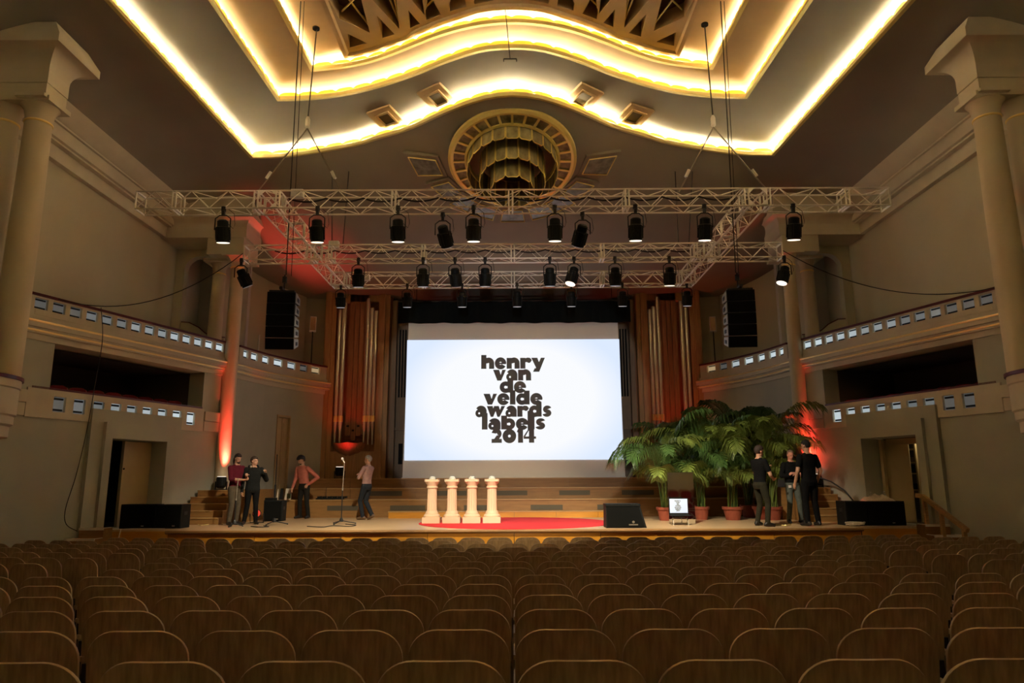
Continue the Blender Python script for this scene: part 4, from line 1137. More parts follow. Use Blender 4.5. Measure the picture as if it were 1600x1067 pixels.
# the light these lamps throw on the stage
for px_, tx_, ty_, w in ((740, 0.0, 17.6, 1700), (867, 1.6, 17.6, 1700), (622, -4.9, 17.5, 2300), (622, -2.2, 17.4, 1300), (993, 3.4, 17.6, 1500), (993, 5.2, 18.0, 1700)):
    x, y = at(px_, 345, T1Y).x, T1Y
    light('stage_lamp_beam', 'SPOT', (x, y, TZ0 - .80), w, (1.0, .86, .64), (tx_, ty_, 1.0), spot_size=R(48), spot_blend=.8, shadow_soft_size=.12)

# white power boxes on the trusses
for k, (px, py, y, lab) in enumerate(((465, 303, T1Y + .2, 'on the left of the front truss'), (522, 382, T2Y + .2, 'on the left of the middle truss'), (571, 434, T3Y + .16, 'on the left of the rear truss'))):
    p = at(px, py, y)
    m = MB(); m.rbox((0, 0, 0), (.24, .14, .15), .02); m.bx(-.025, .025, -.08, -.065, -.02, .05)
    tag(m.build('power_box', M['white'], loc=p), 'white power box strapped %s' % lab, 'box', 'white boxes on the truss')

# ---------------------------------------------------------------- rigging
def smooth(pts, n=6):
    pts = [Vector(p) for p in pts]
    if len(pts) < 3 or len(pts) > 12: return pts
    out = []
    for i in range(len(pts) - 1):
        a = pts[max(i - 1, 0)]; b = pts[i]; c = pts[i + 1]; e = pts[min(i + 2, len(pts) - 1)]
        for q in range(n):
            u = q / n
            out.append(0.5 * ((2 * b) + (c - a) * u + (2 * a - 5 * b + 4 * c - e) * u * u + (3 * b - a - 3 * c + e) * u ** 3))
    return out + [pts[-1]]
def cable(name, label, cat, pts, r, mm='wire', group=None, n=6):
    pts = smooth(pts)
    m = MB(); m.tube(pts, r, n); return tag(m.build(name, M[mm]), label, cat, group)
def sag(a, b, d, n=18):
    a = Vector(a); b = Vector(b)
    return [a.lerp(b, i / n) - Vector((0, 0, d * 4 * (i / n) * (1 - i / n))) for i in range(n + 1)]
for s in (-1, 1):
    sd = SIDE[s]
    px = (lambda p: p) if s < 0 else (lambda p: 1600 - p)
    top = onz(495 if s < 0 else 1101, 44 if s < 0 else 40, Z3)
    y = T1Y + .17
    ap = at(481 if s < 0 else 1114, 186 if s < 0 else 184, y)
    b = thing('rigging_bridle', 'steel rope bridle with hook carrying the front truss, %s' % sd, 'rigging')
    m = MB(); m.tube([top, ap], .013, 6); m.build('chain', M['wire'], b)
    m = MB(); m.lathe([(.02, -.25), (.06, -.2), (.06, -.02), (.03, .06)], 10, Matrix.Translation(ap) @ Matrix.Scale(.8, 4)); m.build('hook_block', M['alu'], b)
    for tx_ in ((400, 535) if s < 0 else (1060, 1200)):
        e = Vector((at(tx_, 293, y).x, y, TZ0 + TS))
        m = MB(); m.tube([ap + Vector((0, 0, -.2)), e], .014, 5); m.build('leg', M['steel'], b)
        m = MB(); q = ap.lerp(e, .75); m.tube([q - (e - ap).normalized() * .08, q + (e - ap).normalized() * .08], .035, 6); m.build('shackle', M['alu'], b)
    # line array and its hoist chain
    al = Vector((at(440 if s < 0 else 1157, 455, 13.2).x, 13.2, 0))
    zt, zb = at(440, 456, 13.2).z, at(440, 546, 13.2).z
    A = thing('line_array', 'hanging line array of five black loudspeaker boxes, %s of the stage' % sd, 'loudspeaker', (al.x, 13.2, zt), R(-6) * s)
    h = (zt - zb) / 5; zz = 0; yy = 0
    for k in range(5):
        tilt = R((0, 1, 3, 6, 13)[k])
        bm_ = MB(); w, dp = .53, .42
        Mx = Matrix.Translation((0, yy, zz)) @ Matrix.Rotation(tilt, 4, 'X')
        bm_.hexa([Mx @ Vector(p) for p in ((-w / 2, 0, -h + .01), (w / 2, 0, -h + .01), (w / 2, dp, -h + .05), (-w / 2, dp, -h + .05), (-w / 2, 0, 0), (w / 2, 0, 0), (w / 2, dp, -.03), (-w / 2, dp, -.03))])
        bx_ = bm_.build('array_box', M['black'], A)
        sp = MB(); sp.hexa([Mx @ Vector(p) for p in ((-s * w / 2, .01, -h + .02), (-s * (w / 2 + .012), .01, -h + .02), (-s * (w / 2 + .012), dp, -h + .055), (-s * w / 2, dp, -h + .055), (-s * w / 2, .01, -.012), (-s * (w / 2 + .012), .01, -.012), (-s * (w / 2 + .012), dp, -.035), (-s * w / 2, dp, -.035))]); sp.build('screenlit_plate', M['arrayscreenlit'], bx_)  # plate added on the inner side only, to carry the painted screen light
        g = MB(); Q = [Vector(p) for p in ((-w / 2 + .01, -.012, -h + .02), (w / 2 - .01, -.012, -h + .02), (w / 2 - .01, 0, -h + .02), (-w / 2 + .01, 0, -h + .02), (-w / 2 + .01, -.012, -.012), (w / 2 - .01, -.012, -.012), (w / 2 - .01, 0, -.012), (-w / 2 + .01, 0, -.012))]
        g.hexa([Mx @ q for q in Q]); g.build('grille', M['grille'], bx_)
        hd = MB(); hd.box((Mx @ Vector((-s * (w / 2 + .014), dp * .55, -h * .5))), (.012, .16, .07), Matrix.Rotation(tilt, 3, 'X')); hd.build('handle', M['black'], bx_)
        d = Mx @ Vector((0, 0, -h)); zz = d.z; yy = d.y
    m = MB(); m.bx(-.24, .24, .02, .4, .0, .04); m.bx(-.03, .03, -.08, .56, .04, .09); m.build('fly_bar', M['blackmetal'], A)
    m = MB(); m.tube([(0, .2, .08), (0, .2, .4)], .016, 6); m.lathe([(.045, .24), (.045, .36)], 10, Matrix.Translation((0, .2, 0))); m.build('hoist_hook', M['blackmetal'], A)
    t0 = Vector((al.x, 13.4, zt + .4)); t1 = onz(470 if s < 0 else 1126, 2, Z3 + .1)
    cable('hoist_chain', 'pair of black hoist chains rising from the %s line array to the ceiling' % sd, 'chain', [t0, t0.lerp(t1, .5), t1], .011)
    cable('hoist_chain', 'thin second chain beside the hoist chain of the %s line array' % sd, 'chain', [t0 + Vector((.08, .08, 0)), t1 + Vector((.07, 0, 0))], .007)
    # short chains from the shell to the middle truss
    for q, (p0, p1, lab) in enumerate((((519 if s < 0 else 1055), (519 if s < 0 else 1060), 'outer'), ((545 if s < 0 else 1082), (536 if s < 0 else 1076), 'inner'))):
        a = shell_px(p0, 268); e = Vector((at(p1, 380, T2Y + .17).x, T2Y + .17, TZ0 + TS))
        cable('hanging_chain', 'dark %s chain hanging from the shell to the middle truss, %s' % (lab, sd), 'chain', [a + Vector((0, 0, .0)), a.lerp(e, .6) , e], .012)
    # swagged cable from the balcony to the middle truss
    a = W(s, 14.6 if s < 0 else 13.6, .0, 5.93); e = Vector((s * 7.8 * KT, T2Y, TZ0 + .16))
    cable('swag_cable', 'long black cable sagging from the %s balcony rail to the middle truss' % sd, 'cable', sag(a, e, .62), .010)
    # cable down the wall
    if s < 0:
        pts = [W(s, 15.62, .12, 5.95), W(s, 15.66, .22, 5.2), W(s, 15.62, .2, 4.2), W(s, 15.58, .16, 3.2), W(s, 15.45, .16, 2.2), W(s, 15.30, .16, 1.5), W(s, 15.32, .2, 1.18), W(s, 15.55, .24, 1.02)]
        cable('drop_cable', 'black cable hanging down the left wall from the balcony rail to the stage', 'cable', pts, .008)
        cable('drop_cable', 'thin pale cable looping over the stage edge beside the left speakers', 'cable', [(-7.75, 16.1, 1.02), (-8.6, 16.1, 1.02), (-8.72, 16.08, .95), (-8.76, 16.1, .5)], .01, 'nosing')
    else:
        pts = [W(s, 14.0, .12, 5.95), W(s, 13.95, .2, 5.2), W(s, 13.8, .2, 4.6), W(s, 13.5, .15, 3.9), W(s, 13.3, .12, 3.4)]
        cable('drop_cable', 'black cable hanging down the right wall beside the near columns', 'cable', pts, .012)
        cable('drop_cable', 'black cable hanging past the right near columns to the bay', 'cable', [(9.22, 11.28, 6.3), (9.24, 11.2, 5.4), (9.22, 11.1, 4.5), (9.26, 11.0, 3.9)], .012)
# cable looms draped along the trusses
for y, x0, x1, n, nm in ((T1Y + .24, -4.3, 4.3, 13, 'front'), (T2Y + .24, -5.6, 4.3, 15, 'middle')):
    pts = []
    xs = np.linspace(x0, x1, n)
    for a, b in zip(xs, xs[1:]): pts += sag((a, y, TZ0 + TS - .06), (b, y, TZ0 + TS - .06), .07, 5)[:-1]
    cable('cable_loom', 'black cable loom draped along the %s truss' % nm, 'cable', pts, .018)
t = thing('trapeze_bar', 'small black trapeze bar hanging from the ceiling under the skylight', 'rigging')
p0, p1 = onz(789, 10, Z3 + .3), at(797, 92, 12.9)
m = MB(); m.tube([p0, p1], .009, 5); m.build('rope', M['wire'], t)
m = MB(); m.tube([p1 + Vector((-.13, 0, 0)), p1 + Vector((.13, 0, 0))], .014, 5); m.tube([p1 + Vector((-.13, 0, 0)), p1 + Vector((-.13, 0, -.06))], .01, 5); m.tube([p1 + Vector((.13, 0, 0)), p1 + Vector((.13, 0, -.06))], .01, 5); m.build('bar', M['wire'], t)
# ================================================================ THEATRE SEATS
SW = 0.525
def seat_meshes():
    out = []
    hw, zt, zb = SW / 2, .88, .34
    rx, rz = .155, .145
    pts = [(-hw + .02, zb), (-hw, zb + .05)]
    for k in range(9):
        a = PI / 2 * k / 8
        pts.append((-hw + rx * (1 - math.cos(a)), zt - rz * (1 - math.sin(a))))
    pts += [(-x, z) for x, z in pts[::-1]]
    # split into columns so that the shell can curve
    def Y(x, z): return -.13 * (z - .34) + .05 + .42 * x * x
    half = pts[:len(pts) // 2]
    rows = [[(x, z), (0.5 * x, z), (0, z), (-0.5 * x, z), (-x, z)] for x, z in half]
    th = .016
    m = MB()
    m.grid([[Vector((x, Y(x, z), z)) for x, z in r] for r in rows])
    m.grid([[Vector((x, Y(x, z) + th, z)) for x, z in r] for r in rows])
    back = m.mesh('seat_shell', M['seatwood'], 50)
    m = MB()
    rim = [(r[0][0], r[0][1]) for r in rows] + [rows[-1][k] for k in (1, 2, 3)] + [(r[4][0], r[4][1]) for r in rows[::-1]]
    m.grid([[Vector((x, Y(x, z) - .001, z)) for x, z in rim], [Vector((x * 1.004, Y(x, z) + th * .5, z + .004)) for x, z in rim], [Vector((x, Y(x, z) + th + .001, z)) for x, z in rim]])
    edge = m.mesh('shell_edge', M['seatedge'], 80)
    m = MB()
    rr = [[(x * .92, .36 + (z - .34) * .93) for x, z in r] for r in rows]
    m.grid([[Vector((x, Y(x, z) + th + .002, z)) for x, z in r] for r in rr]); m.grid([[Vector((x * .96, Y(x, z) + th + .05, z)) for x, z in r] for r in rr])
    rim2 = [r[0] for r in rr] + [rr[-1][k] for k in (1, 2, 3)] + [r[4] for r in rr[::-1]]
    m.grid([[Vector((x, Y(x, z) + th + .002, z)) for x, z in rim2], [Vector((x * .96, Y(x, z) + th + .05, z)) for x, z in rim2]])
    cush = m.mesh('back_cushion', M['redseat'], 50)
    m = MB(); m.rbox((0, .28, .44), (.46, .44, .10), .05); m.rbox((0, .28, .38), (.44, .42, .03), .05)
    seat = m.mesh('seat_cushion', M['redseat'])
    m = MB(); m.bx(-.24, -.215, .02, .36, 0, .56); m.bx(-.255, -.20, .0, .1, 0, .03); leg = m.mesh('leg', M['blackmetal'])
    m = MB(); m.bx(.215, .24, .02, .36, 0, .56); m.bx(.20, .255, .0, .1, 0, .03); leg2 = m.mesh('leg', M['blackmetal'])
    m = MB(); m.rbox((-.255, .20, .585), (.035, .34, .03), .012); arm = m.mesh('armrest', M['seatwood'])
    return back, edge, cush, seat, leg, leg2, arm
SM = seat_meshes()
def theatre_seat(x, y, rz, label, group):
    z = rowz(y)
    t = thing('theatre_seat', label, 'seat', (x, y, z), rz, group)
    b = place('backrest', SM[0], t)
    place('shell_edge', SM[1], b)
    place('back_cushion', SM[2], t); place('seat_cushion', SM[3], t)
    place('leg', SM[4], t); place('leg', SM[5], t); place('armrest', SM[6], t)
    return t
P = .555
ROWS_A = [1, 1, 1, 1, 1, 1, 0, 0, 1, 1, 0, 0, 1, 1]       # 1: a joint on the centre line, 0: a seat on it
nseat = 0
for r in range(14):
    y = 2.97 + .8935 * r
    if r < 6: lim = .78 * y + .35
    else: lim = 4.95 if r < 9 else 4.75
    seam = [3, 4, 5, 6, 7, 8][r] if r < 6 else 99
    for sgn in (-1, 1):
        k = 0
        while True:
            x = (k + .5) * P if ROWS_A[r] else k * P
            if sgn < 0 and not ROWS_A[r] and k == 0: k += 1; continue
            if k >= seam: x += .015
            if x > lim: break
            nm = ('on the centre line' if x == 0 else 'seat %s of the centre, %s out' % (SIDE[sgn], ordinal(k + (1 if ROWS_A[r] else 0))))
            jit = random.uniform(-.004, .004)
            theatre_seat(sgn * x - .012, y + jit, R(random.uniform(-.4, .4)), 'brown plywood theatre seat, %s row from the camera, %s' % (ordinal(r + 1), nm), 'theatre seats, %s row from the camera' % ordinal(r + 1))
            nseat += 1; k += 1
# wing blocks beyond the side aisles
for sgn in (-1, 1):
    for r in range(6, 14):
        y = 2.97 + .8935 * r
        xs0 = 5.98 - .118 * (r - 6)
        for k in range(9):
            x = xs0 + .27 + P * k; yy = y + .09 * k
            if x > Xw(max(yy, 11)) - .50 or x > .80 * yy + .2 or yy > 15.05: break
            theatre_seat(sgn * x, yy, sgn * R(7), 'plywood theatre seat, %s wing, %s row from the camera, %s from the aisle' % (SIDE[sgn], ordinal(r + 1), ordinal(k + 1)), 'theatre seats of the %s wing' % SIDE[sgn])
            nseat += 1
for r in range(3):                 # the rows behind the lens that the stage mirror shows
    for k in range(6):
        theatre_seat(3.4 + P * k, 2.08 - .8935 * r, 0, 'red-cushioned theatre seat seen only in the stage mirror, %s row, %s in it' % (ordinal(r + 1), ordinal(k + 1)), 'theatre seats reflected in the mirror')
print('seats', nseat)

# ================================================================ THINGS ON THE STAGE
def speaker_box(label, x0, x1, y, d, h, group=None, handle=True):
    t = thing('speaker_cabinet', label, 'loudspeaker', ((x0 + x1) / 2, y + d / 2, SZ), 0, group)
    w = x1 - x0
    m = MB(); m.rbox((0, .02, h / 2), (w, d - .04, h), .012); m.build('cabinet', M['black'], t)
    m = MB(); m.bx(-w / 2 + .02, w / 2 - .02, -d / 2 + .01, -d / 2 + .03, .03, h - .03); m.build('grille', M['grille'], t)
    m = MB(); m.bx(-w / 2 - .004, -w / 2 + .01, -.08, .08, h * .55, h * .7); m.bx(w / 2 - .01, w / 2 + .004, -.08, .08, h * .55, h * .7); m.build('handle', M['blackmetal'], t)
    m = MB(); m.bx(.10, .16, -d / 2 + .004, -d / 2 + .012, .05, .07); m.build('badge', M['steel'], t)
    return t
X = lambda px, y: at(px, 815, y).x
speaker_box('wide black loudspeaker cabinet lying before the left stage door', X(187, 16.5) - .0, X(243.5, 16.5), 16.45, .38, .54)
speaker_box('narrower black loudspeaker cabinet right of the wide one by the left door', X(244.5, 16.5), X(283, 16.5), 16.45, .5, .53)
speaker_box('narrow black loudspeaker cabinet at the right stage corner, next to the wide one', X(1322, 16.5), X(1356, 16.5), 16.45, .5, .54)
speaker_box('wide black loudspeaker cabinet under the plastic bag before the right store door', X(1356.5, 16.5), X(1416, 16.5), 16.45, .38, .54)
# bag, bottles and cable heap
b = MB(); bx0, bx1 = X(1352, 16.6), X(1400, 16.6); rows = []
for i in range(25):
    u = i / 24; row = []
    for k in range(11):
        a = PI * k / 10
        h = .13 * math.sin(PI * u) ** .5 * (1 + .35 * math.sin(u * 17) * math.sin(k * 1.3))
        row.append(Vector((bx0 + (bx1 - bx0) * u, 16.65 - .15 * math.cos(a), SZ + .54 + h * math.sin(a))))
    rows.append(row)
b.grid(rows); tag(b.build('plastic_bag', M['bag']), 'crumpled clear plastic bag of cable on the right black loudspeaker', 'bag')
for px, h, lab in ((1360, .20, 'left of the plastic bag'), (1386, .22, 'behind the plastic bag')):
    p = (X(px, 16.75), 16.74 if px > 1370 else 16.6, SZ + .542)
    t = thing('water_bottle', 'clear water bottle %s on the right black loudspeaker' % lab, 'bottle', p)
    m = MB(); m.lathe([(.032, 0), (.034, .02), (.034, h * .65), (.014, h * .85), (.014, h * .92)], 14); m.build('body', M['bottle'], t)
    m = MB(); m.lathe([(.017, h * .92), (.017, h)], 12); m.build('cap', M['white'], t)
m = MB()
for k in range(9):
    a0 = random.uniform(0, 6); pts = [(X(1340, 16.2) + .22 * math.cos(a0 + i * .7) * (1 - .02 * i) + random.uniform(-.02, .02), 16.32 + .07 * math.sin(a0 + i * .7), SZ + .012 + .06 * abs(math.sin(i * .5 + k)) + .003 * k) for i in range(9)]
    m.tube(pts, .008, 4)
tag(m.build('cable_heap', M['bag']), 'small heap of pale cables before the right loudspeakers', 'cables')
# monitor wedge
p = onz(975, 823.5, SZ)
t = thing('monitor_wedge', 'black wedge stage monitor at the stage edge beside the red carpet', 'loudspeaker', (p.x, 16.0, SZ))
w = .87 / 2
m = MB(); m.hexa([(-w, 0, 0), (w + .02, 0, 0), (w - .0, .50, 0), (-w, .50, 0), (-w, .02, .50), (w - .12, .02, .50), (w - .14, .42, .50), (-w, .42, .50)]); m.build('cabinet', M['black'], t)
m = MB(); m.hexa([(-w + .02, -.012, .03), (w - .03, -.012, .03), (w - .03, .004, .03), (-w + .02, .004, .03), (-w + .02, .008, .46), (w - .14, .008, .46), (w - .14, .03, .46), (-w + .02, .03, .46)]); m.build('grille', M['grille'], t)
m = MB(); m.lathe([(.028, 0), (.028, .01)], 12, Matrix.Translation((.16, -.014, .13)) @ Matrix.Rotation(R(90), 4, 'X')); m.bx(.06, .26, -.016, -.010, .06, .085); m.build('badge', M['steel'], t)
m = MB(); m.hexa([(-w - .005, 0, .47), (w - .10, 0, .47), (w - .12, .44, .47), (-w - .005, .44, .47), (-w - .005, 0, .52), (w - .11, 0, .52), (w - .13, .44, .52), (-w - .005, .44, .52)]); m.build('lid', M['black'], t)
# mirror panel with the laptop in front of it
mp = onz(1064, 823, SZ)
mx0, mx1 = at(1044.5, 780, 17.4).x, at(1084.5, 780, 17.4).x
t = thing('standing_mirror', 'tall frameless mirror panel standing on the stage before the palms', 'mirror', ((mx0 + mx1) / 2, 17.4, SZ), R(-5))
hm = at(1064, 738, 17.4).z - SZ
w = (mx1 - mx0) / 2
m = MB(); T = Matrix.Rotation(R(0.3), 4, 'X')
m.hexa([T @ Vector(q) for q in ((-w, 0, 0), (w, 0, 0), (w, .012, 0), (-w, .012, 0), (-w, 0, hm), (w, 0, hm), (w, .012, hm), (-w, .012, hm))]); m.build('glass', M['mirror'], t)
m = MB(); m.hexa([T @ Vector(q) for q in ((-w, .013, 0), (w, .013, 0), (w, .03, 0), (-w, .03, 0), (-w, .013, hm), (w, .013, hm), (w, .03, hm), (-w, .03, hm))]); m.tube([(0, .03, hm * .8), (0, .35, .02)], .012, 5); m.build('backing', M['blackmetal'], t)
lx0, lx1 = at(1046, 790, 17.0).x, at(1074.5, 790, 17.0).x
lz1, lz0 = at(1060, 779, 17.0).z, at(1060, 804, 17.0).z
t = thing('laptop', 'open laptop showing the awards slide, raised before the mirror', 'laptop', ((lx0 + lx1) / 2, 17.0, lz0), 0)
w = (lx1 - lx0) / 2; h = lz1 - lz0
m = MB(); m.bx(-w - .01, w + .01, 0, .02, .0, h + .01); m.build('lid', M['black'], t)
m = MB(); m.bx(-w + .005, w - .005, -.004, .0, .04, h - .004); sc2 = m.build('display', glow('laptop_display', (.62, .76, 1.0), .72), t)
m = MB(); m.bx(-w - .01, w + .01, -.22, .0, -.02, .0); m.build('keyboard_base', M['black'], t)
for q, (wd, a, b_) in enumerate((('henry', .30, .62), ('van', .36, .56), ('de', .40, .52), ('velde', .32, .60), ('awards', .28, .64), ('labels', .31, .61), ('2014', .36, .56))):
    z = .04 + (h - .044) * (.80 - .115 * q)
    spell(wd, -w + 2 * w * a, -w + 2 * w * b_, z, h * .085, 'lettering', t, -.0045)
m = MB(); m.bx(-.13, .13, -.2, .05, -(lz0 - SZ), -.022)
t2 = thing('low_stand', 'low wire stand holding up the laptop before the mirror', 'stand', ((lx0 + lx1) / 2, 17.0, SZ))
for x in (-w * .8, w * .8):
    m = MB(); m.tube([(x, -.18, 0), (x, -.10, lz0 - SZ - .03), (x, -.02, 0)], .008, 5); m.build('leg', M['steel'], t2)
m = MB(); m.bx(-w * .85, w * .85, -.2, 0, lz0 - SZ - .034, lz0 - SZ - .022); m.build('shelf', M['black'], t2)
# microphone stands
def mic_stand(label, x, y, h, boom=None, r=.30, rz=0, mic=True):
    t = thing('microphone_stand', label, 'stand', (x, y, SZ), rz)
    m = MB(); m.lathe([(.05, .06), (.05, .10), (.025, .16)], 10); m.build('hub', M['blackmetal'], t)
    for k in range(3):
        a = 2 * PI * k / 3 + .25
        m = MB(); m.tube([(0, 0, .09), (r * math.cos(a), r * math.sin(a), .018)], .012, 5); m.tube([(r * .93 * math.cos(a), r * .93 * math.sin(a), .02), (r * math.cos(a), r * math.sin(a), .015)], .018, 6); m.build('leg', M['blackmetal'], t)
    if h:
        m = MB(); m.tube([(0, 0, .1), (0, 0, h * .55)], .014, 6); m.build('lower_tube', M['blackmetal'], t)
        m = MB(); m.tube([(0, 0, h * .55), (.02, 0, h)], .010, 6); m.lathe([(.02, h * .54), (.02, h * .58)], 8); m.build('upper_tube', M['steel'], t)
        if mic:
            m = MB(); m.tube([(.02, 0, h - .02), (-.02, -.02, h + .06)], .014, 6); m.ball((-.03, -.03, h + .085), .034); m.build('microphone', M['white'], t)
    return t
p = onz(533, 819, SZ); hh = at(535, 722, p.y).z - SZ
mic_stand('microphone on a tall tripod stand alone at the left stage front', p.x, p.y, hh, r=.36)
p = onz(428, 820, SZ)
mic_stand('low black tripod base without a pole beside the floor monitor', p.x, p.y, 0, r=.33)
cable('stage_cable', 'black cable curling on the stage floor below the tall microphone', 'cable', [(p_.x, p_.y, SZ + .01) for p_ in (onz(480, 823, SZ), onz(505, 824, SZ), onz(520, 822, SZ), onz(545, 823, SZ), onz(556, 821, SZ), onz(540, 819.5, SZ))], .011)
cable('stage_cable', 'black cable lying on the stage floor before the man in black', 'cable', [(p_.x, p_.y, SZ + .01) for p_ in (onz(392, 823, SZ), onz(405, 824, SZ), onz(420, 823.5, SZ), onz(412, 822, SZ))], .012)
cable('stage_cable', 'orange cable looping on the floor before the left flank stair', 'cable', [(p_.x, p_.y, SZ + .01) for p_ in (onz(296, 818, SZ), onz(304, 815, SZ), onz(312, 821, SZ), onz(330, 819, SZ), onz(338, 817, SZ), onz(348, 820, SZ))], .008, 'goldpaint')
cable('stage_cable', 'dark cable lying beside the feet of the right-hand men', 'cable', [(p_.x, p_.y, SZ + .01) for p_ in (onz(1205, 822, SZ), onz(1216, 820.5, SZ), onz(1228, 821.5, SZ), onz(1236, 820, SZ))], .014, 'goldpaint')
# black floor monitor, case, boards on the left
y = 19.2
speaker_box('black floor loudspeaker behind the tripod base on the left', at(411, 795, y).x, at(440, 795, y).x, y, .42, at(425, 782, y).z - SZ)
p0, p1 = at(402, 783, 20.4), at(428, 783, 20.4)
t = thing('black_case', 'black equipment case lying on the step beside the man in black', 'case', ((p0.x + p1.x) / 2, 20.55, SZ), 0)
m = MB(); m.rbox((0, 0, .50), (p1.x - p0.x, .3, .17), .02); m.build('case_body', M['black'], t)
m = MB(); m.bx(-.4, .4, -.12, .12, 0, .415); m.build('wooden_block', M['oakrise'], t)
m = MB(); m.tube([(-.08, -.16, .5), (-.08, -.19, .52), (.08, -.19, .52), (.08, -.16, .5)], .01, 5); m.build('handle', M['blackmetal'], t)
for px0, px1, z0, z1, mm, lab in ((431, 435, 782, 764, 'paper', 'white board standing beside the dark one on the low tier'), (435.5, 442.5, 782, 763, 'black', 'dark board standing between two white ones on the low tier'), (444, 455, 782, 763, 'paper', 'white board with green print leaning on the low tier')):
    a, b_ = at(px0, z0, 21.2), at(px1, z1, 21.2)
    t = thing('board', lab, 'board', ((a.x + b_.x) / 2, 21.2, 1.512), R(8))
    h = b_.z - 1.512
    m = MB(); m.hexa([(-(b_.x - a.x) / 2, 0, 0), ((b_.x - a.x) / 2, 0, 0), ((b_.x - a.x) / 2, .02, 0), (-(b_.x - a.x) / 2, .02, 0), (-(b_.x - a.x) / 2 + .03, .05, h), ((b_.x - a.x) / 2, .05, h), ((b_.x - a.x) / 2, .07, h), (-(b_.x - a.x) / 2 + .03, .07, h)]); m.build('panel', M[mm], t)
    if 'green' in lab:
        m = MB(); m.bx(-.02, .09, .005, .018, .02, h * .55); m.build('print', M['green'], t)
# red floor lamp behind the man in black
p = at(401, 805, 18.4)
t = thing('floor_lamp', 'small red-lensed floor lamp tilted up behind the man in the black jacket', 'lamp', (p.x, 18.4, SZ))
Rm = Matrix.Translation((0, 0, .24)) @ Matrix.Rotation(R(70), 4, 'X') @ Matrix.Rotation(R(12), 4, 'Y')
m = MB(); m.lathe([(.06, -.16), (.09, -.12), (.11, 0), (.10, .01)], 16, Rm); m.build('housing', M['black'], t)
m = MB(); m.lathe([(.09, .012), (.09, .02)], 16, Rm); m.build('red_lens', M['redgel'], t)
m = MB(); m.tube([(-.17, 0, .24), (-.17, .05, .02), (.17, .05, .02), (.17, 0, .24)], .014, 5); m.build('bracket', M['blackmetal'], t)
# light stand with pole, mixers on the tier
p = at(525, 780, 21.3)
t = thing('light_stand', 'thin black pole stand before the tall beige double door', 'stand', (at(429, 780, 20.7).x, 20.7, SZ))
m = MB(); m.tube([(0, 0, .05), (0, 0, at(430, 710, 20.7).z - SZ)], .014, 6); m.build('pole', M['blackmetal'], t)
m = MB(); m.tube([(0, 0, .6), (0, 0, .95)], .03, 8); m.build('collar', M['blackmetal'], t)
for k in range(3):
    a = 2 * PI * k / 3; m = MB(); m.tube([(0, 0, .3), (.22 * math.cos(a), .22 * math.sin(a), .015)], .011, 5); m.build('leg', M['blackmetal'], t)
xa, xb = at(494, 780, 21.25).x, at(536, 780, 21.25).x
t = thing('pedal_board', 'dark board of small audio units with red lights on the low tier', 'audio gear', ((xa + xb) / 2, 21.3, 1.512))
m = MB(); m.bx(-(xb - xa) / 2, (xb - xa) / 2, -.1, .1, 0, .04); m.build('board', M['black'], t)
for k in range(6):
    m = MB(); m.rbox((-(xb - xa) / 2 + .09 + .15 * k, -.01, .065), (.11, .15, .05), .01); m.build('unit', M['black'], t)
m = MB(); m.tube([(-.15, .1, 0), (-.15, .1, .33)], .008, 5); m.build('antenna', M['wire'], t)
# stands with loudspeakers on the curved balconies
for s in (-1, 1):
    y = 24.0; p = at(489 if s < 0 else 1114, 509, y)
    t = thing('small_loudspeaker', 'small pale loudspeaker on a black tripod, %s curved balcony' % SIDE[s], 'loudspeaker', (p.x, y, 5.12), R(-15) * s)
    zc = p.z - 5.12
    m = MB(); m.rbox((0, 0, zc + .05), (.22, .2, .52), .02); m.build('cabinet', M['fabric'], t)
    m = MB(); m.bx(-.09, .09, -.112, -.10, zc - .18, zc + .28); m.build('grille', M['beigedoor'], t)
    m = MB(); m.tube([(0, 0, .3), (0, 0, zc - .2)], .02, 6); m.build('pole', M['blackmetal'], t)
    for k in range(3):
        a = 2 * PI * k / 3 + .5; m = MB(); m.tube([(0, 0, .9), (.25 * math.cos(a), .25 * math.sin(a), .02)], .013, 5); m.build('leg', M['blackmetal'], t)
p = at(414, 545, 23.0)
t = thing('tripod_stand', 'grey tripod stand half hidden behind the left line array', 'stand', (p.x, 22.4, 5.12))
m = MB(); m.tube([(0, 0, .4), (0, 0, 1.6)], .03, 6); m.build('pole', M['alu'], t)
for k in range(3):
    a = 2 * PI * k / 3; m = MB(); m.tube([(0, 0, 1.0), (.35 * math.cos(a), .35 * math.sin(a), .02)], .014, 5); m.build('leg', M['alu'], t)

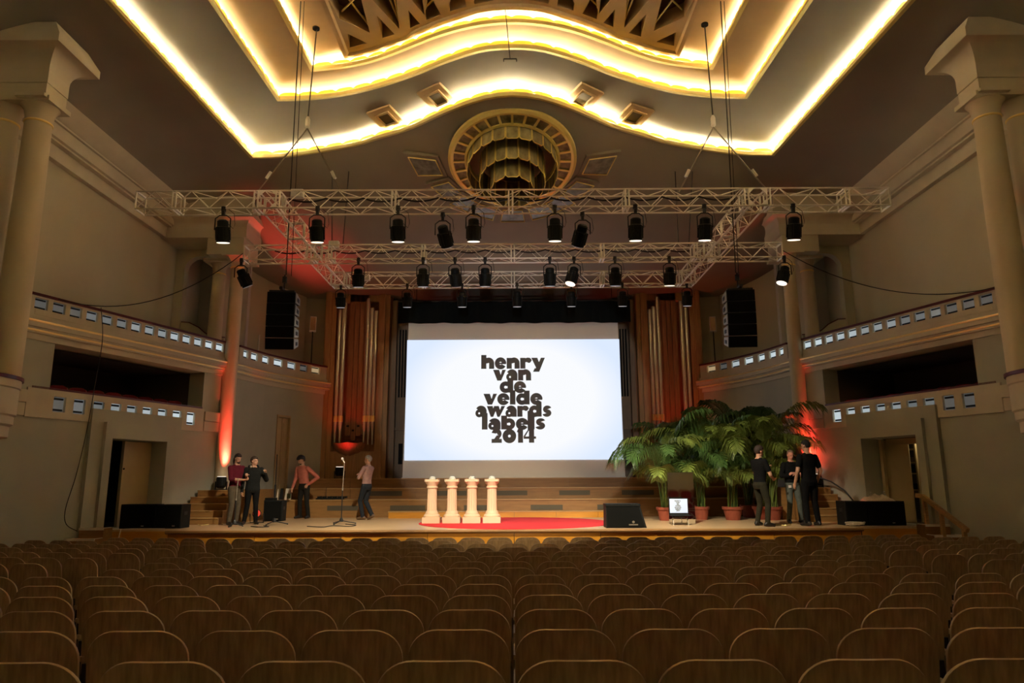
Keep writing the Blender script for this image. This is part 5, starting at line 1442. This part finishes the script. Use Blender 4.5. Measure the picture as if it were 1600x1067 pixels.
# ================================================================ POTTED PALMS
def frond_mesh(seed, stem, leaf, droop, mm):
    rnd = random.Random(seed)
    v = []; pts = []; n = 14
    # petiole then arching rachis in the y-z plane
    a = R(84); p = Vector((0, 0, 0)); 
    for i in range(5): pts.append(p.copy()); p = p + Vector((0, math.cos(a), math.sin(a))) * stem / 5; a -= R(2.2)
    start = len(pts)
    for i in range(n):
        pts.append(p.copy()); p = p + Vector((0, math.cos(a), math.sin(a))) * leaf / n; a -= R(droop / n) * (1 + .7 * i / n)
    m = MB(); m.tube(pts, [.016 - .011 * i / len(pts) for i in range(len(pts))], 5)
    ns = 36
    for i in range(ns):
        u = (i + .5) / ns
        f = start + u * (n - 1.01); k = int(f); q = pts[k].lerp(pts[k + 1], f - k)
        t = (pts[k + 1] - pts[k]).normalized(); up = Vector((1, 0, 0)).cross(t)
        L = .66 * (math.sin(PI * (.18 + .75 * u)) ** .8) * rnd.uniform(.85, 1.1)
        for sg in (-1, 1):
            d = (Vector((sg, 0, 0)) * .80 + t * (.55 + .3 * u) + up * .12).normalized()
            w = t * .017
            b0, b1 = q, q + d * L * .5 + Vector((0, 0, -.05 * L))
            b2 = q + d * L * .88 + Vector((0, 0, -.52 * L * rnd.uniform(.7, 1.3)))
            o = len(m.v)
            m.v += [tuple(x) for x in (b0 - w * .6, b0 + w * .6, b1 + w, b1 - w, b2)]
            m.f += [(o, o + 1, o + 2, o + 3), (o + 3, o + 2, o + 4)]
    me = bpy.data.meshes.new('palm_frond'); me.from_pydata(m.v, [], m.f)
    me.materials.append(M[mm]); me.polygons.foreach_set('use_smooth', [False] * len(me.polygons))
    return me
FR = [frond_mesh(k, *q) for k, q in enumerate(((1.35, 1.5, 105, 'leaf'), (1.6, 1.4, 90, 'leaf'), (1.0, 1.5, 120, 'leafdark'), (1.7, 1.25, 60, 'leafdark'), (.65, 1.3, 110, 'leaf'), (1.25, 1.6, 130, 'leaf')))]
def palm(label, x, y, h, n, pot=True, r=.26, seed=0, ph=.34):
    t = thing('potted_palm', label, 'palm', (x, y, SZ), 0, 'potted palms on the right of the stage')
    m = MB(); m.lathe([(r * .68, 0), (r * .92, ph - .07), (r * 1.02, ph - .07), (r * 1.05, ph), (r * .9, ph), (r * .86, ph - .04)], 24); m.build('pot', M['terracotta'], t)
    m = MB(); m.lathe([(.001, ph - .05), (r * .87, ph - .05)], 20, cap=False); m.build('soil', M['soil'], t)
    rnd = random.Random(seed + 50)
    for k in range(n):
        az = 2 * PI * (k * .382 + rnd.uniform(-.05, .05))
        me = FR[rnd.choice((0, 1, 5, 0, 3, 2)) if k > n * .25 else rnd.choice((4, 2, 4))]
        sc = h / 2.6 * rnd.uniform(.85, 1.08)
        q = Matrix.Translation((r * .5 * math.cos(az) * rnd.random(), r * .5 * math.sin(az) * rnd.random(), ph - .06)) @ Matrix.Rotation(az, 4, 'Z') @ Matrix.Rotation(R(-rnd.uniform(-7, 9)), 4, 'X') @ Matrix.Rotation(R(rnd.uniform(-25, 25)), 4, 'Z') @ Matrix.Scale(sc, 4)
        place('frond', me, t, mtx=q)
    return t
for k, (px, y, h, n, r, lab) in enumerate(((1040, 18.9, 2.7, 17, .23, 'potted kentia palm at the left end, its pot half hidden by the mirror'), (1096, 19.2, 2.7, 17, .21, 'potted kentia palm just right of the mirror'), (1145, 19.0, 2.75, 19, .26, 'potted kentia palm with the large terracotta pot in the middle of the group'), (1192, 19.2, 2.7, 18, .26, 'potted kentia palm behind the man with raised hands'), (1208, 18.9, 3.0, 18, .24, 'potted kentia palm at the right end of the group behind the three men'), (1075, 20.1, 3.0, 13, .26, 'potted kentia palm in the back of the group behind the mirror'), (1172, 20.2, 3.05, 14, .26, 'potted kentia palm in the back of the group, behind the large pot'))):
    palm(lab, at(px, 800, y).x, y, h, n, r=r, seed=k)
# ================================================================ PEOPLE
SKIN = mat('skin', (0.50, 0.27, 0.17), 0.55, var=.05, vscale=20)
SKINRED = mat('ruddy_skin', (0.55, 0.24, 0.16), 0.55)
def cloth(name, c): return mat(name, c, 0.9, var=.12, vscale=12, bump=.3, bscale=30, spec=.12)
DG = bpy.context.evaluated_depsgraph_get
def cone_chain(mb, pts, rad, n=12, ky=1.0):
    pts = [Vector(p) for p in pts]
    for i, (p, r) in enumerate(zip(pts, rad)):
        mb.ball(p, r, n, 8)
    for i in range(len(pts) - 1):
        mb.tube([pts[i], pts[i + 1]], [rad[i], rad[i + 1]], n)
def person(label, loc, face, H, cols, arms, legs=None, lean=(0, 0), head_yaw=0, head_pitch=0, belt=.95, sleeve='long', hair='short', haircol=(.03, .02, .015), beard=False, jacket=False, skin=None, girth=1.0, twist=0, hands=None):
    skin = skin or SKIN
    S = H / 1.75
    rz = math.atan2(-face[0], face[1])
    root = thing('person', label, 'person', loc, rz)
    top_m, bot_m, shoe_m = cols
    lx, ly = lean
    tw = Matrix.Rotation(R(twist), 3, 'Z')
    def T(p):                        # lean and twist of the upper body
        p = Vector(p); k = max(0, p.z - .93)
        q = tw @ Vector((p.x, p.y, 0)) if p.z > 1.0 else Vector((p.x, p.y, 0))
        return Vector((q.x + lx * k, q.y + ly * k, p.z - .06 * (lx * lx + ly * ly) * k))
    mb = MB(); caps = []             # caps: (a, b, ra, rb, material slot)
    def limb(pts, rad, slot):
        cone_chain(mb, pts, rad)
        for i in range(len(pts) - 1): caps.append((Vector(pts[i]), Vector(pts[i + 1]), rad[i], rad[i + 1], slot))
    # torso
    g = girth
    secs = [(.80, .135, .10, -.005), (.88, .168, .118, -.01), (.96, .160 * (g + 1) / 2, .110 * (g + 1) / 2, 0), (1.06, .150 * g, .105 * g, .005 * g), (1.18, .160 * g, .112 * g, 0.01), (1.30, .182 * (g + 1) / 2, .118, 0), (1.38, .190, .105, -.005), (1.435, .165, .085, -.01), (1.475, .085, .065, -.01), (1.50, .06, .058, 0)]
    if jacket: secs = [(z, w * 1.09 + .008, d * 1.12 + .008, o) if .84 < z < 1.47 else (z, w, d, o) for z, w, d, o in secs]
    rows = []
    for z, w, d, o in secs:
        rows.append([T((w * math.copysign(abs(math.cos(a)) ** .85, math.cos(a)), o + d * math.copysign(abs(math.sin(a)) ** .9, math.sin(a)), z)) for a in (2 * PI * i / 20 for i in range(20))])
    k0 = len(mb.v); mb.grid(rows, True)
    mb.f.append(tuple(k0 + i for i in range(19, -1, -1))); kk = k0 + (len(rows) - 1) * 20; mb.f.append(tuple(kk + i for i in range(20)))
    # neck and head
    nb = T((0, -.005, 1.47)); hc = T((0, .02, 1.625))
    HM = Matrix.Translation(hc) @ Matrix.Rotation(R(head_yaw), 4, 'Z') @ Matrix.Rotation(R(-head_pitch), 4, 'X')
    limb([nb, hc + (HM.to_3x3() @ Vector((0, -.02, -.06)))], [.058, .055], 3)
    hr = HM.to_3x3()
    def hp(x, y, z): return HM @ Vector((x, y, z))
    mb.ball(hp(0, -.012, .028), (.074, .094, .094), 18, 14, hr)
    mb.ball(hp(0, .022, -.045), (.056, .066, .072), 14, 10, hr)
    mb.ball(hp(0, .045, -.088), (.032, .034, .026), 10, 8, hr)
    mb.ball(hp(0, .086, -.018), (.013, .020, .024), 8, 6, hr); mb.ball(hp(0, .098, -.03), (.015, .014, .012), 8, 6, hr)
    mb.ball(hp(0, .070, .018), (.050, .018, .012), 10, 6, hr)
    mb.ball(hp(0, .078, -.062), (.024, .012, .012), 10, 6, hr)
    for sg in (-1, 1): mb.ball(hp(sg * .076, -.012, -.012), (.010, .022, .032), 8, 6, hr)
    caps.append((hp(0, 0, .06), hp(0, .02, -.08), .10, .07, 3))
    # legs
    legs = legs or {}
    for sg, nm in ((-1, 'l'), (1, 'r')):
        hip = Vector((sg * .09, 0, .89)); kn = Vector(legs.get(nm + 'k', (sg * .11, .03, .49))); an = Vector(legs.get(nm + 'a', (sg * .12, -.02, .085)))
        fd = Vector(legs.get(nm + 'f', (sg * .25, 1, 0))).normalized()
        tz = 1.06 if jacket else 1.0
        limb([hip, hip.lerp(kn, .45), kn, kn.lerp(an, .4), an + Vector((0, 0, .0))], [.098, .086, .066, .064, .056], 1)
        foot0 = Vector((an.x, an.y, an.z - .03)) - fd * .03; foot1 = Vector((an.x, an.y, an.z - .052)) + fd * .15
        limb([foot0, foot0.lerp(foot1, .6) + Vector((0, 0, .004)), foot1], [.050, .044, .034], 2)
        heel = foot0 - fd * .03 - Vector((0, 0, .012)); limb([heel, foot0], [.036, .045], 2)
    # arms and hands
    for sg, nm in ((-1, 'l'), (1, 'r')):
        sh = T((sg * .185, -.005, 1.395)); el = Vector(arms[nm + 'e']); wr = Vector(arms[nm + 'w'])
        fat = 1.16 if jacket else 1.0
        if sleeve == 'short':
            mid = sh.lerp(el, .62)
            limb([sh, mid], [.068 * fat, .060 * fat], 0); limb([mid, el, wr], [.045, .041, .028], 3)
        elif sleeve == 'rolled':
            mid = el.lerp(wr, .25)
            limb([sh, el, mid], [.066, .052, .048], 0); limb([mid, wr], [.038, .028], 3)
        else:
            limb([sh, el, wr], [.068 * fat, .053 * fat, .040 * fat], 0)
        d = (wr - el).normalized()
        hd = Vector((hands or {}).get(nm + 'd', d)).normalized()
        pn = Vector((hands or {}).get(nm + 'n', (-sg, 0, 0))); pn = (pn - hd * pn.dot(hd)).normalized()      # palm normal
        curl = (hands or {}).get(nm + 'c', .5)
        ac = hd.cross(pn).normalized()          # across the palm
        if ac.dot(Vector((0, 1, 0))) < 0 and abs(hd.z) > .6: ac = -ac
        pc = wr + hd * .055
        mb.ball(pc, (.020, .042, .052), 10, 8, Matrix((pn, ac, hd)).transposed()); caps.append((wr, wr + hd * .10, .034, .030, 3))
        limb([wr - d * .01, wr + hd * .03], [.029, .027], 3)
        for f, (off, L) in enumerate(((.030, .072), (.010, .080), (-.010, .074), (-.028, .058))):
            b = wr + hd * .092 + ac * off; c1 = curl * 1.1
            d1 = (hd * math.cos(c1) + pn * math.sin(c1)); d2 = (hd * math.cos(2.1 * c1) + pn * math.sin(2.1 * c1))
            limb([b, b + d1 * L * .5, b + d1 * L * .5 + d2 * L * .5], [.0115, .0105, .0095], 3)
        tb = wr + hd * .035 + ac * .03; td = (ac * .7 + hd * .7 + pn * .35).normalized()
        limb([tb, tb + td * .038, tb + td * .045 + (hd * .8 + pn * .5).normalized() * .03], [.0145, .012, .0105], 3)
    me = bpy.data.meshes.new('person_raw'); me.from_pydata(mb.v, [], mb.f)
    bm = bmesh.new(); bm.from_mesh(me); bmesh.ops.recalc_face_normals(bm, faces=bm.faces); bm.to_mesh(me); bm.free()
    ob = bpy.data.objects.new('body_raw', me); COL.objects.link(ob)
    md = ob.modifiers.new('r', 'REMESH'); md.mode = 'VOXEL'; md.voxel_size = .0105; md.use_smooth_shade = True
    sm = ob.modifiers.new('s', 'SMOOTH'); sm.factor = .5; sm.iterations = 3
    dg = bpy.context.evaluated_depsgraph_get(); dg.update()
    body = bpy.data.meshes.new_from_object(ob.evaluated_get(dg)); body.name = 'person_body'
    bpy.data.objects.remove(ob)
    body.materials.clear()
    for mm in (top_m, bot_m, shoe_m, skin): body.materials.append(mm)
    n = len(body.polygons); cen = np.empty(n * 3); body.polygons.foreach_get('center', cen); cen = cen.reshape(n, 3)
    # torso slot by height, limbs by nearest capsule
    kz = np.maximum(0, cen[:, 2] - .93)
    xt = cen[:, 0] - lx * kz; yt = cen[:, 1] - ly * kz
    sz = np.array([q[0] for q in secs]); sw = np.interp(cen[:, 2], sz, [q[1] for q in secs]); sd_ = np.interp(cen[:, 2], sz, [q[2] for q in secs])
    ct, st_ = math.cos(R(twist)), math.sin(R(twist))
    xr = np.where(cen[:, 2] > 1.0, xt * ct + yt * st_, xt); yr = np.where(cen[:, 2] > 1.0, -xt * st_ + yt * ct, yt)
    best = (np.sqrt((xr / sw) ** 2 + (yr / sd_) ** 2) - 1) * np.minimum(sw, sd_)
    best = np.where((cen[:, 2] > 1.485) | (cen[:, 2] < .79), 9, best)
    slot = np.where(cen[:, 2] < belt, 1, 0)
    for a, b, ra, rb, sl in caps:
        a_ = np.array(a); ab = np.array(b) - a_; L = max(1e-9, ab @ ab)
        t = np.clip(((cen - a_) @ ab) / L, 0, 1)
        d = np.linalg.norm(cen - (a_ + t[:, None] * ab), axis=1) - (ra + (rb - ra) * t)
        s_eff = np.where((sl == 1) & (cen[:, 2] > belt), 0, sl)
        m_ = d < best
        best = np.where(m_, d, best); slot = np.where(m_, s_eff, slot)
    if sleeve != 'short' or True: slot = np.where((cen[:, 2] > 1.44) & (np.abs(xr) < .07) & (slot == 0) & (cen[:, 2] > 1.462), 3, slot)
    body.polygons.foreach_set('material_index', slot.astype(np.int32)); body.polygons.foreach_set('use_smooth', [True] * n)
    b = place('body', body, root)
    # hair
    if hair:
        hm = MB(); rnd = random.Random(hash(label) % 999 if False else len(label))
        rows = []; nu, nv = 26, 18
        big = {'short': 1.05, 'curly': 1.30, 'thin': 1.02, 'tied': 1.06, 'mop': 1.16}[hair]
        for j in range(nv + 1):
            t = PI * j / nv; row = []
            for i in range(nu):
                a = 2 * PI * i / nu
                d = Vector((math.sin(t) * math.cos(a), math.sin(t) * math.sin(a), math.cos(t)))
                f = 1.0
                line = .34 if hair != 'thin' else .62          # forehead hairline
                if d.y > .15 and d.z < line: f = .86 if d.y > .45 else .90
                if d.z < -.42 and d.y > -.25: f = .84
                if d.z < -.80: f = .84
                if abs(d.x) > .8 and d.z < -.1 and d.y > -.3: f = min(f, .9)
                k = big * f if f == 1 else f
                k *= 1 + ({'curly': .07, 'mop': .045}.get(hair, .02)) * noise.noise(d * (9 if hair == 'curly' else 6)) if f == 1 else 1
                row.append(HM @ Vector((d.x * .080 * k, -.012 + d.y * .100 * k, .030 + d.z * .099 * k)))
            rows.append(row)
        hm.grid(rows, True)
        if hair == 'tied': hm.tube([hp(0, -.09, .02), hp(0, -.125, -.02), hp(0, -.125, -.10), hp(0, -.10, -.19)], [.022, .032, .028, .010], 8)
        hm.build('hair', mat('hair', haircol, .6, var=.3, vscale=40, bump=.5, bscale=150), root, angle=180)
    if beard:
        bb = MB()
        bb.ball(hp(0, .048, -.088), (.043, .040, .034), 12, 8, hr); bb.ball(hp(0, .083, -.050), (.026, .012, .008), 8, 6, hr)
        bb.build('beard', mat('beard', haircol, .8, bump=.4, bscale=200), root)
    ey = mat('eye', (.02, .015, .012), .2)
    for sg in (-1, 1):
        e = MB(); e.ball(hp(sg * .030, .080, .002), (.011, .007, .006), 8, 6, hr); e.build('eye', ey, root)
    mth = MB(); mth.ball(hp(0, .091, -.060), (.020, .004, .004), 8, 6, hr); mth.build('mouth', mat('lips', (.28, .09, .07), .5), root)
    root.scale = (S, S, S)
    return root, T, HM
def gpos(px, py): 
    p = onz(px, py, SZ); return (p.x, p.y, SZ)
BLK = cloth('black_cloth', (.006, .006, .006)); BLKJ = cloth('black_jacket', (.012, .013, .012)); DKT = cloth('dark_trousers', (.016, .015, .012))
SHOE = mat('dark_shoe', (.015, .012, .010), .4); MAROON = cloth('maroon_shirt', (.105, .012, .022)); TAUPE = cloth('taupe_trousers', (.085, .068, .045))
CORAL = cloth('coral_sweater', (.44, .140, .100)); PINK = cloth('pinkish_shirt', (.33, .20, .18)); DENIM = cloth('dark_denim', (.018, .022, .028)); JEAN = cloth('grey_jeans', (.10, .115, .10)); OLIVE = cloth('olive_trousers', (.026, .024, .014)); BROWNSHOE = mat('brown_shoe', (.12, .07, .035), .5)

# 1 maroon shirt, ponytail, holding a microphone
p1, T1, _ = person('person in a maroon shirt and taupe trousers, hair tied back, holding a microphone', gpos(363, 820.5), (.86, -.5), 1.72, (MAROON, TAUPE, SHOE),
    dict(le=(-.23, .13, 1.13), lw=(-.06, .33, 1.22), re=(.24, .12, 1.12), rw=(.05, .36, 1.10)), dict(lk=(-.10, .04, .49), la=(-.12, -.03, .085), rk=(.10, .05, .49), ra=(.13, .02, .085)),
    sleeve='rolled', hair='tied', haircol=(.025, .012, .008), beard=True, head_pitch=14, lean=(0, .03), hands=dict(ln=(.6, .6, -.4), rn=(-.3, .3, .9), lc=.9, rc=.9))
mw = p1.matrix_basis if False else (Matrix.Translation(p1.location) @ p1.rotation_euler.to_matrix().to_4x4() @ Matrix.Scale(1.72 / 1.75, 4))
h0 = mw @ Vector((-.02, .43, 1.25)); h1 = mw @ Vector((-.03, .50, 1.42))
t = thing('hand_microphone', 'black hand microphone with pale head held by the person in maroon', 'microphone', h0)
d = h1 - h0
m = MB(); m.tube([-d * .4, d * .8], [.013, .018], 8); m.build('handle', M['black'], t)
m = MB(); m.ball(d, .030, 10, 8); m.build('head', M['steel'], t)
q = gpos(373, 822)
t = mic_stand('slim black microphone stand between the person in maroon and the one in black', q[0], 16.98, 1.12, r=.2, mic=False)
# 2 black jacket
person('person in a black hooded jacket and black trousers, fist raised, looking aside', gpos(391, 819.5), (.45, -.89), 1.66, (BLKJ, BLK, SHOE),
    dict(le=(-.33, .02, 1.14), lw=(-.26, .24, 1.30), re=(.26, -.02, 1.10), rw=(.27, .06, .84)), dict(lk=(-.10, .02, .49), la=(-.13, -.04, .085), rk=(.11, .04, .49), ra=(.16, .0, .085)),
    jacket=True, belt=.84, hair='short', haircol=(.05, .03, .018), head_yaw=48, hands=dict(ld=(0, .15, 1), ln=(.7, .5, 0), lc=1.1, rc=.6))
hood = MB(); hood.tube([Vector((-.11, .03, 1.44)), Vector((-.10, -.08, 1.48)), Vector((0, -.12, 1.50)), Vector((.10, -.08, 1.48)), Vector((.11, .03, 1.44))], [.035, .05, .055, .05, .035], 8)
hood.build('hood', BLKJ, [o for o in COL.objects if o.name.startswith('person') and o.type == 'EMPTY'][-1])
# 3 coral sweater, curly hair
person('person in a coral sweater with curly hair, looking down, one hand on the hip', gpos(473, 810), (-.45, -.89), 1.76, (CORAL, DKT, SHOE),
    dict(le=(-.40, -.10, 1.14), lw=(-.20, .06, .95), re=(.27, .08, 1.10), rw=(.25, .20, .86)), dict(lk=(-.13, .02, .49), la=(-.17, -.03, .085), rk=(.10, .05, .49), ra=(.12, .0, .085)),
    lean=(.13, .10), belt=.97, hair='curly', haircol=(.012, .010, .009), beard=True, head_yaw=-20, head_pitch=30, hands=dict(ld=(.75, .3, -.5), ln=(.5, -.4, -.6), lc=.4, rc=.4))
# 4 grey hair, walking left
person('person with grey hair in a pinkish shirt and dark jeans, arms folded, stepping away', gpos(571, 812), (-.80, .35), 1.74, (PINK, DENIM, BROWNSHOE),
    dict(le=(-.24, .10, 1.14), lw=(-.02, .27, 1.16), re=(.24, .12, 1.13), rw=(.04, .26, 1.20)), dict(lk=(-.06, .16, .50), la=(-.02, .08, .085), rk=(.07, .06, .49), ra=(.02, -.20, .13), rf=(.1, 1, -.35)),
    sleeve='rolled', belt=.97, hair='short', haircol=(.33, .31, .27), head_yaw=10, lean=(0, -.05), hands=dict(ld=(1, .1, .2), rd=(-.9, .2, .5), lc=.7, rc=.7))
# 5 black T-shirt, hands up
person('person in a black T-shirt and olive trousers seen from behind, one hand raised', gpos(1192, 822), (.88, .34), 1.80, (BLK, OLIVE, SHOE),
    dict(le=(-.25, .10, 1.12), lw=(-.13, .36, 1.22), re=(.27, .08, 1.10), rw=(.10, .30, 1.02)), dict(lk=(-.13, .08, .49), la=(-.20, .03, .085), rk=(.15, .06, .49), ra=(.21, -.04, .085)),
    sleeve='short', belt=.95, hair='mop', haircol=(.035, .020, .014), head_pitch=8, lean=(0, .04), hands=dict(ld=(.1, .25, 1), ln=(.5, .6, 0), lc=.8, rn=(-.5, .2, .6), rc=.7))
# 6 facing, arms folded
p6, _, _ = person('person with a ruddy face in a black top and grey jeans, arms folded, looking down', gpos(1243, 817.5), (.12, -.98), 1.74, (BLK, JEAN, SHOE),
    dict(le=(-.30, .06, 1.13), lw=(.04, .26, 1.18), re=(.30, .06, 1.12), rw=(-.05, .23, 1.14)), dict(lk=(-.13, .03, .49), la=(-.17, -.02, .085), rk=(.12, .04, .49), ra=(.16, .0, .085)),
    belt=.96, girth=1.22, hair='thin', haircol=(.16, .10, .07), head_pitch=14, skin=SKINRED, beard=False, hands=dict(ld=(1, .1, .1), rd=(-1, .1, 0), lc=.5, rc=.5))
m = MB(); m.bx(.09, .16, .105, .112, .84, .90); m.build('badge', M['white'], p6)
# 7 back to the camera, at the right
person('person in a black T-shirt and black cargo trousers with back turned, arms hanging', gpos(1270, 821.5), (-.30, .95), 1.93, (BLK, BLK, SHOE),
    dict(le=(-.29, -.03, 1.11), lw=(-.28, .09, .86), re=(.29, -.03, 1.11), rw=(.27, .10, .87)), dict(lk=(-.11, .03, .49), la=(-.13, -.02, .085), rk=(.12, .03, .49), ra=(.15, .0, .085)),
    sleeve='short', belt=.93, girth=1.05, hair='short', haircol=(.015, .012, .010), head_yaw=14, head_pitch=10, hands=dict(lc=.5, rc=.5))
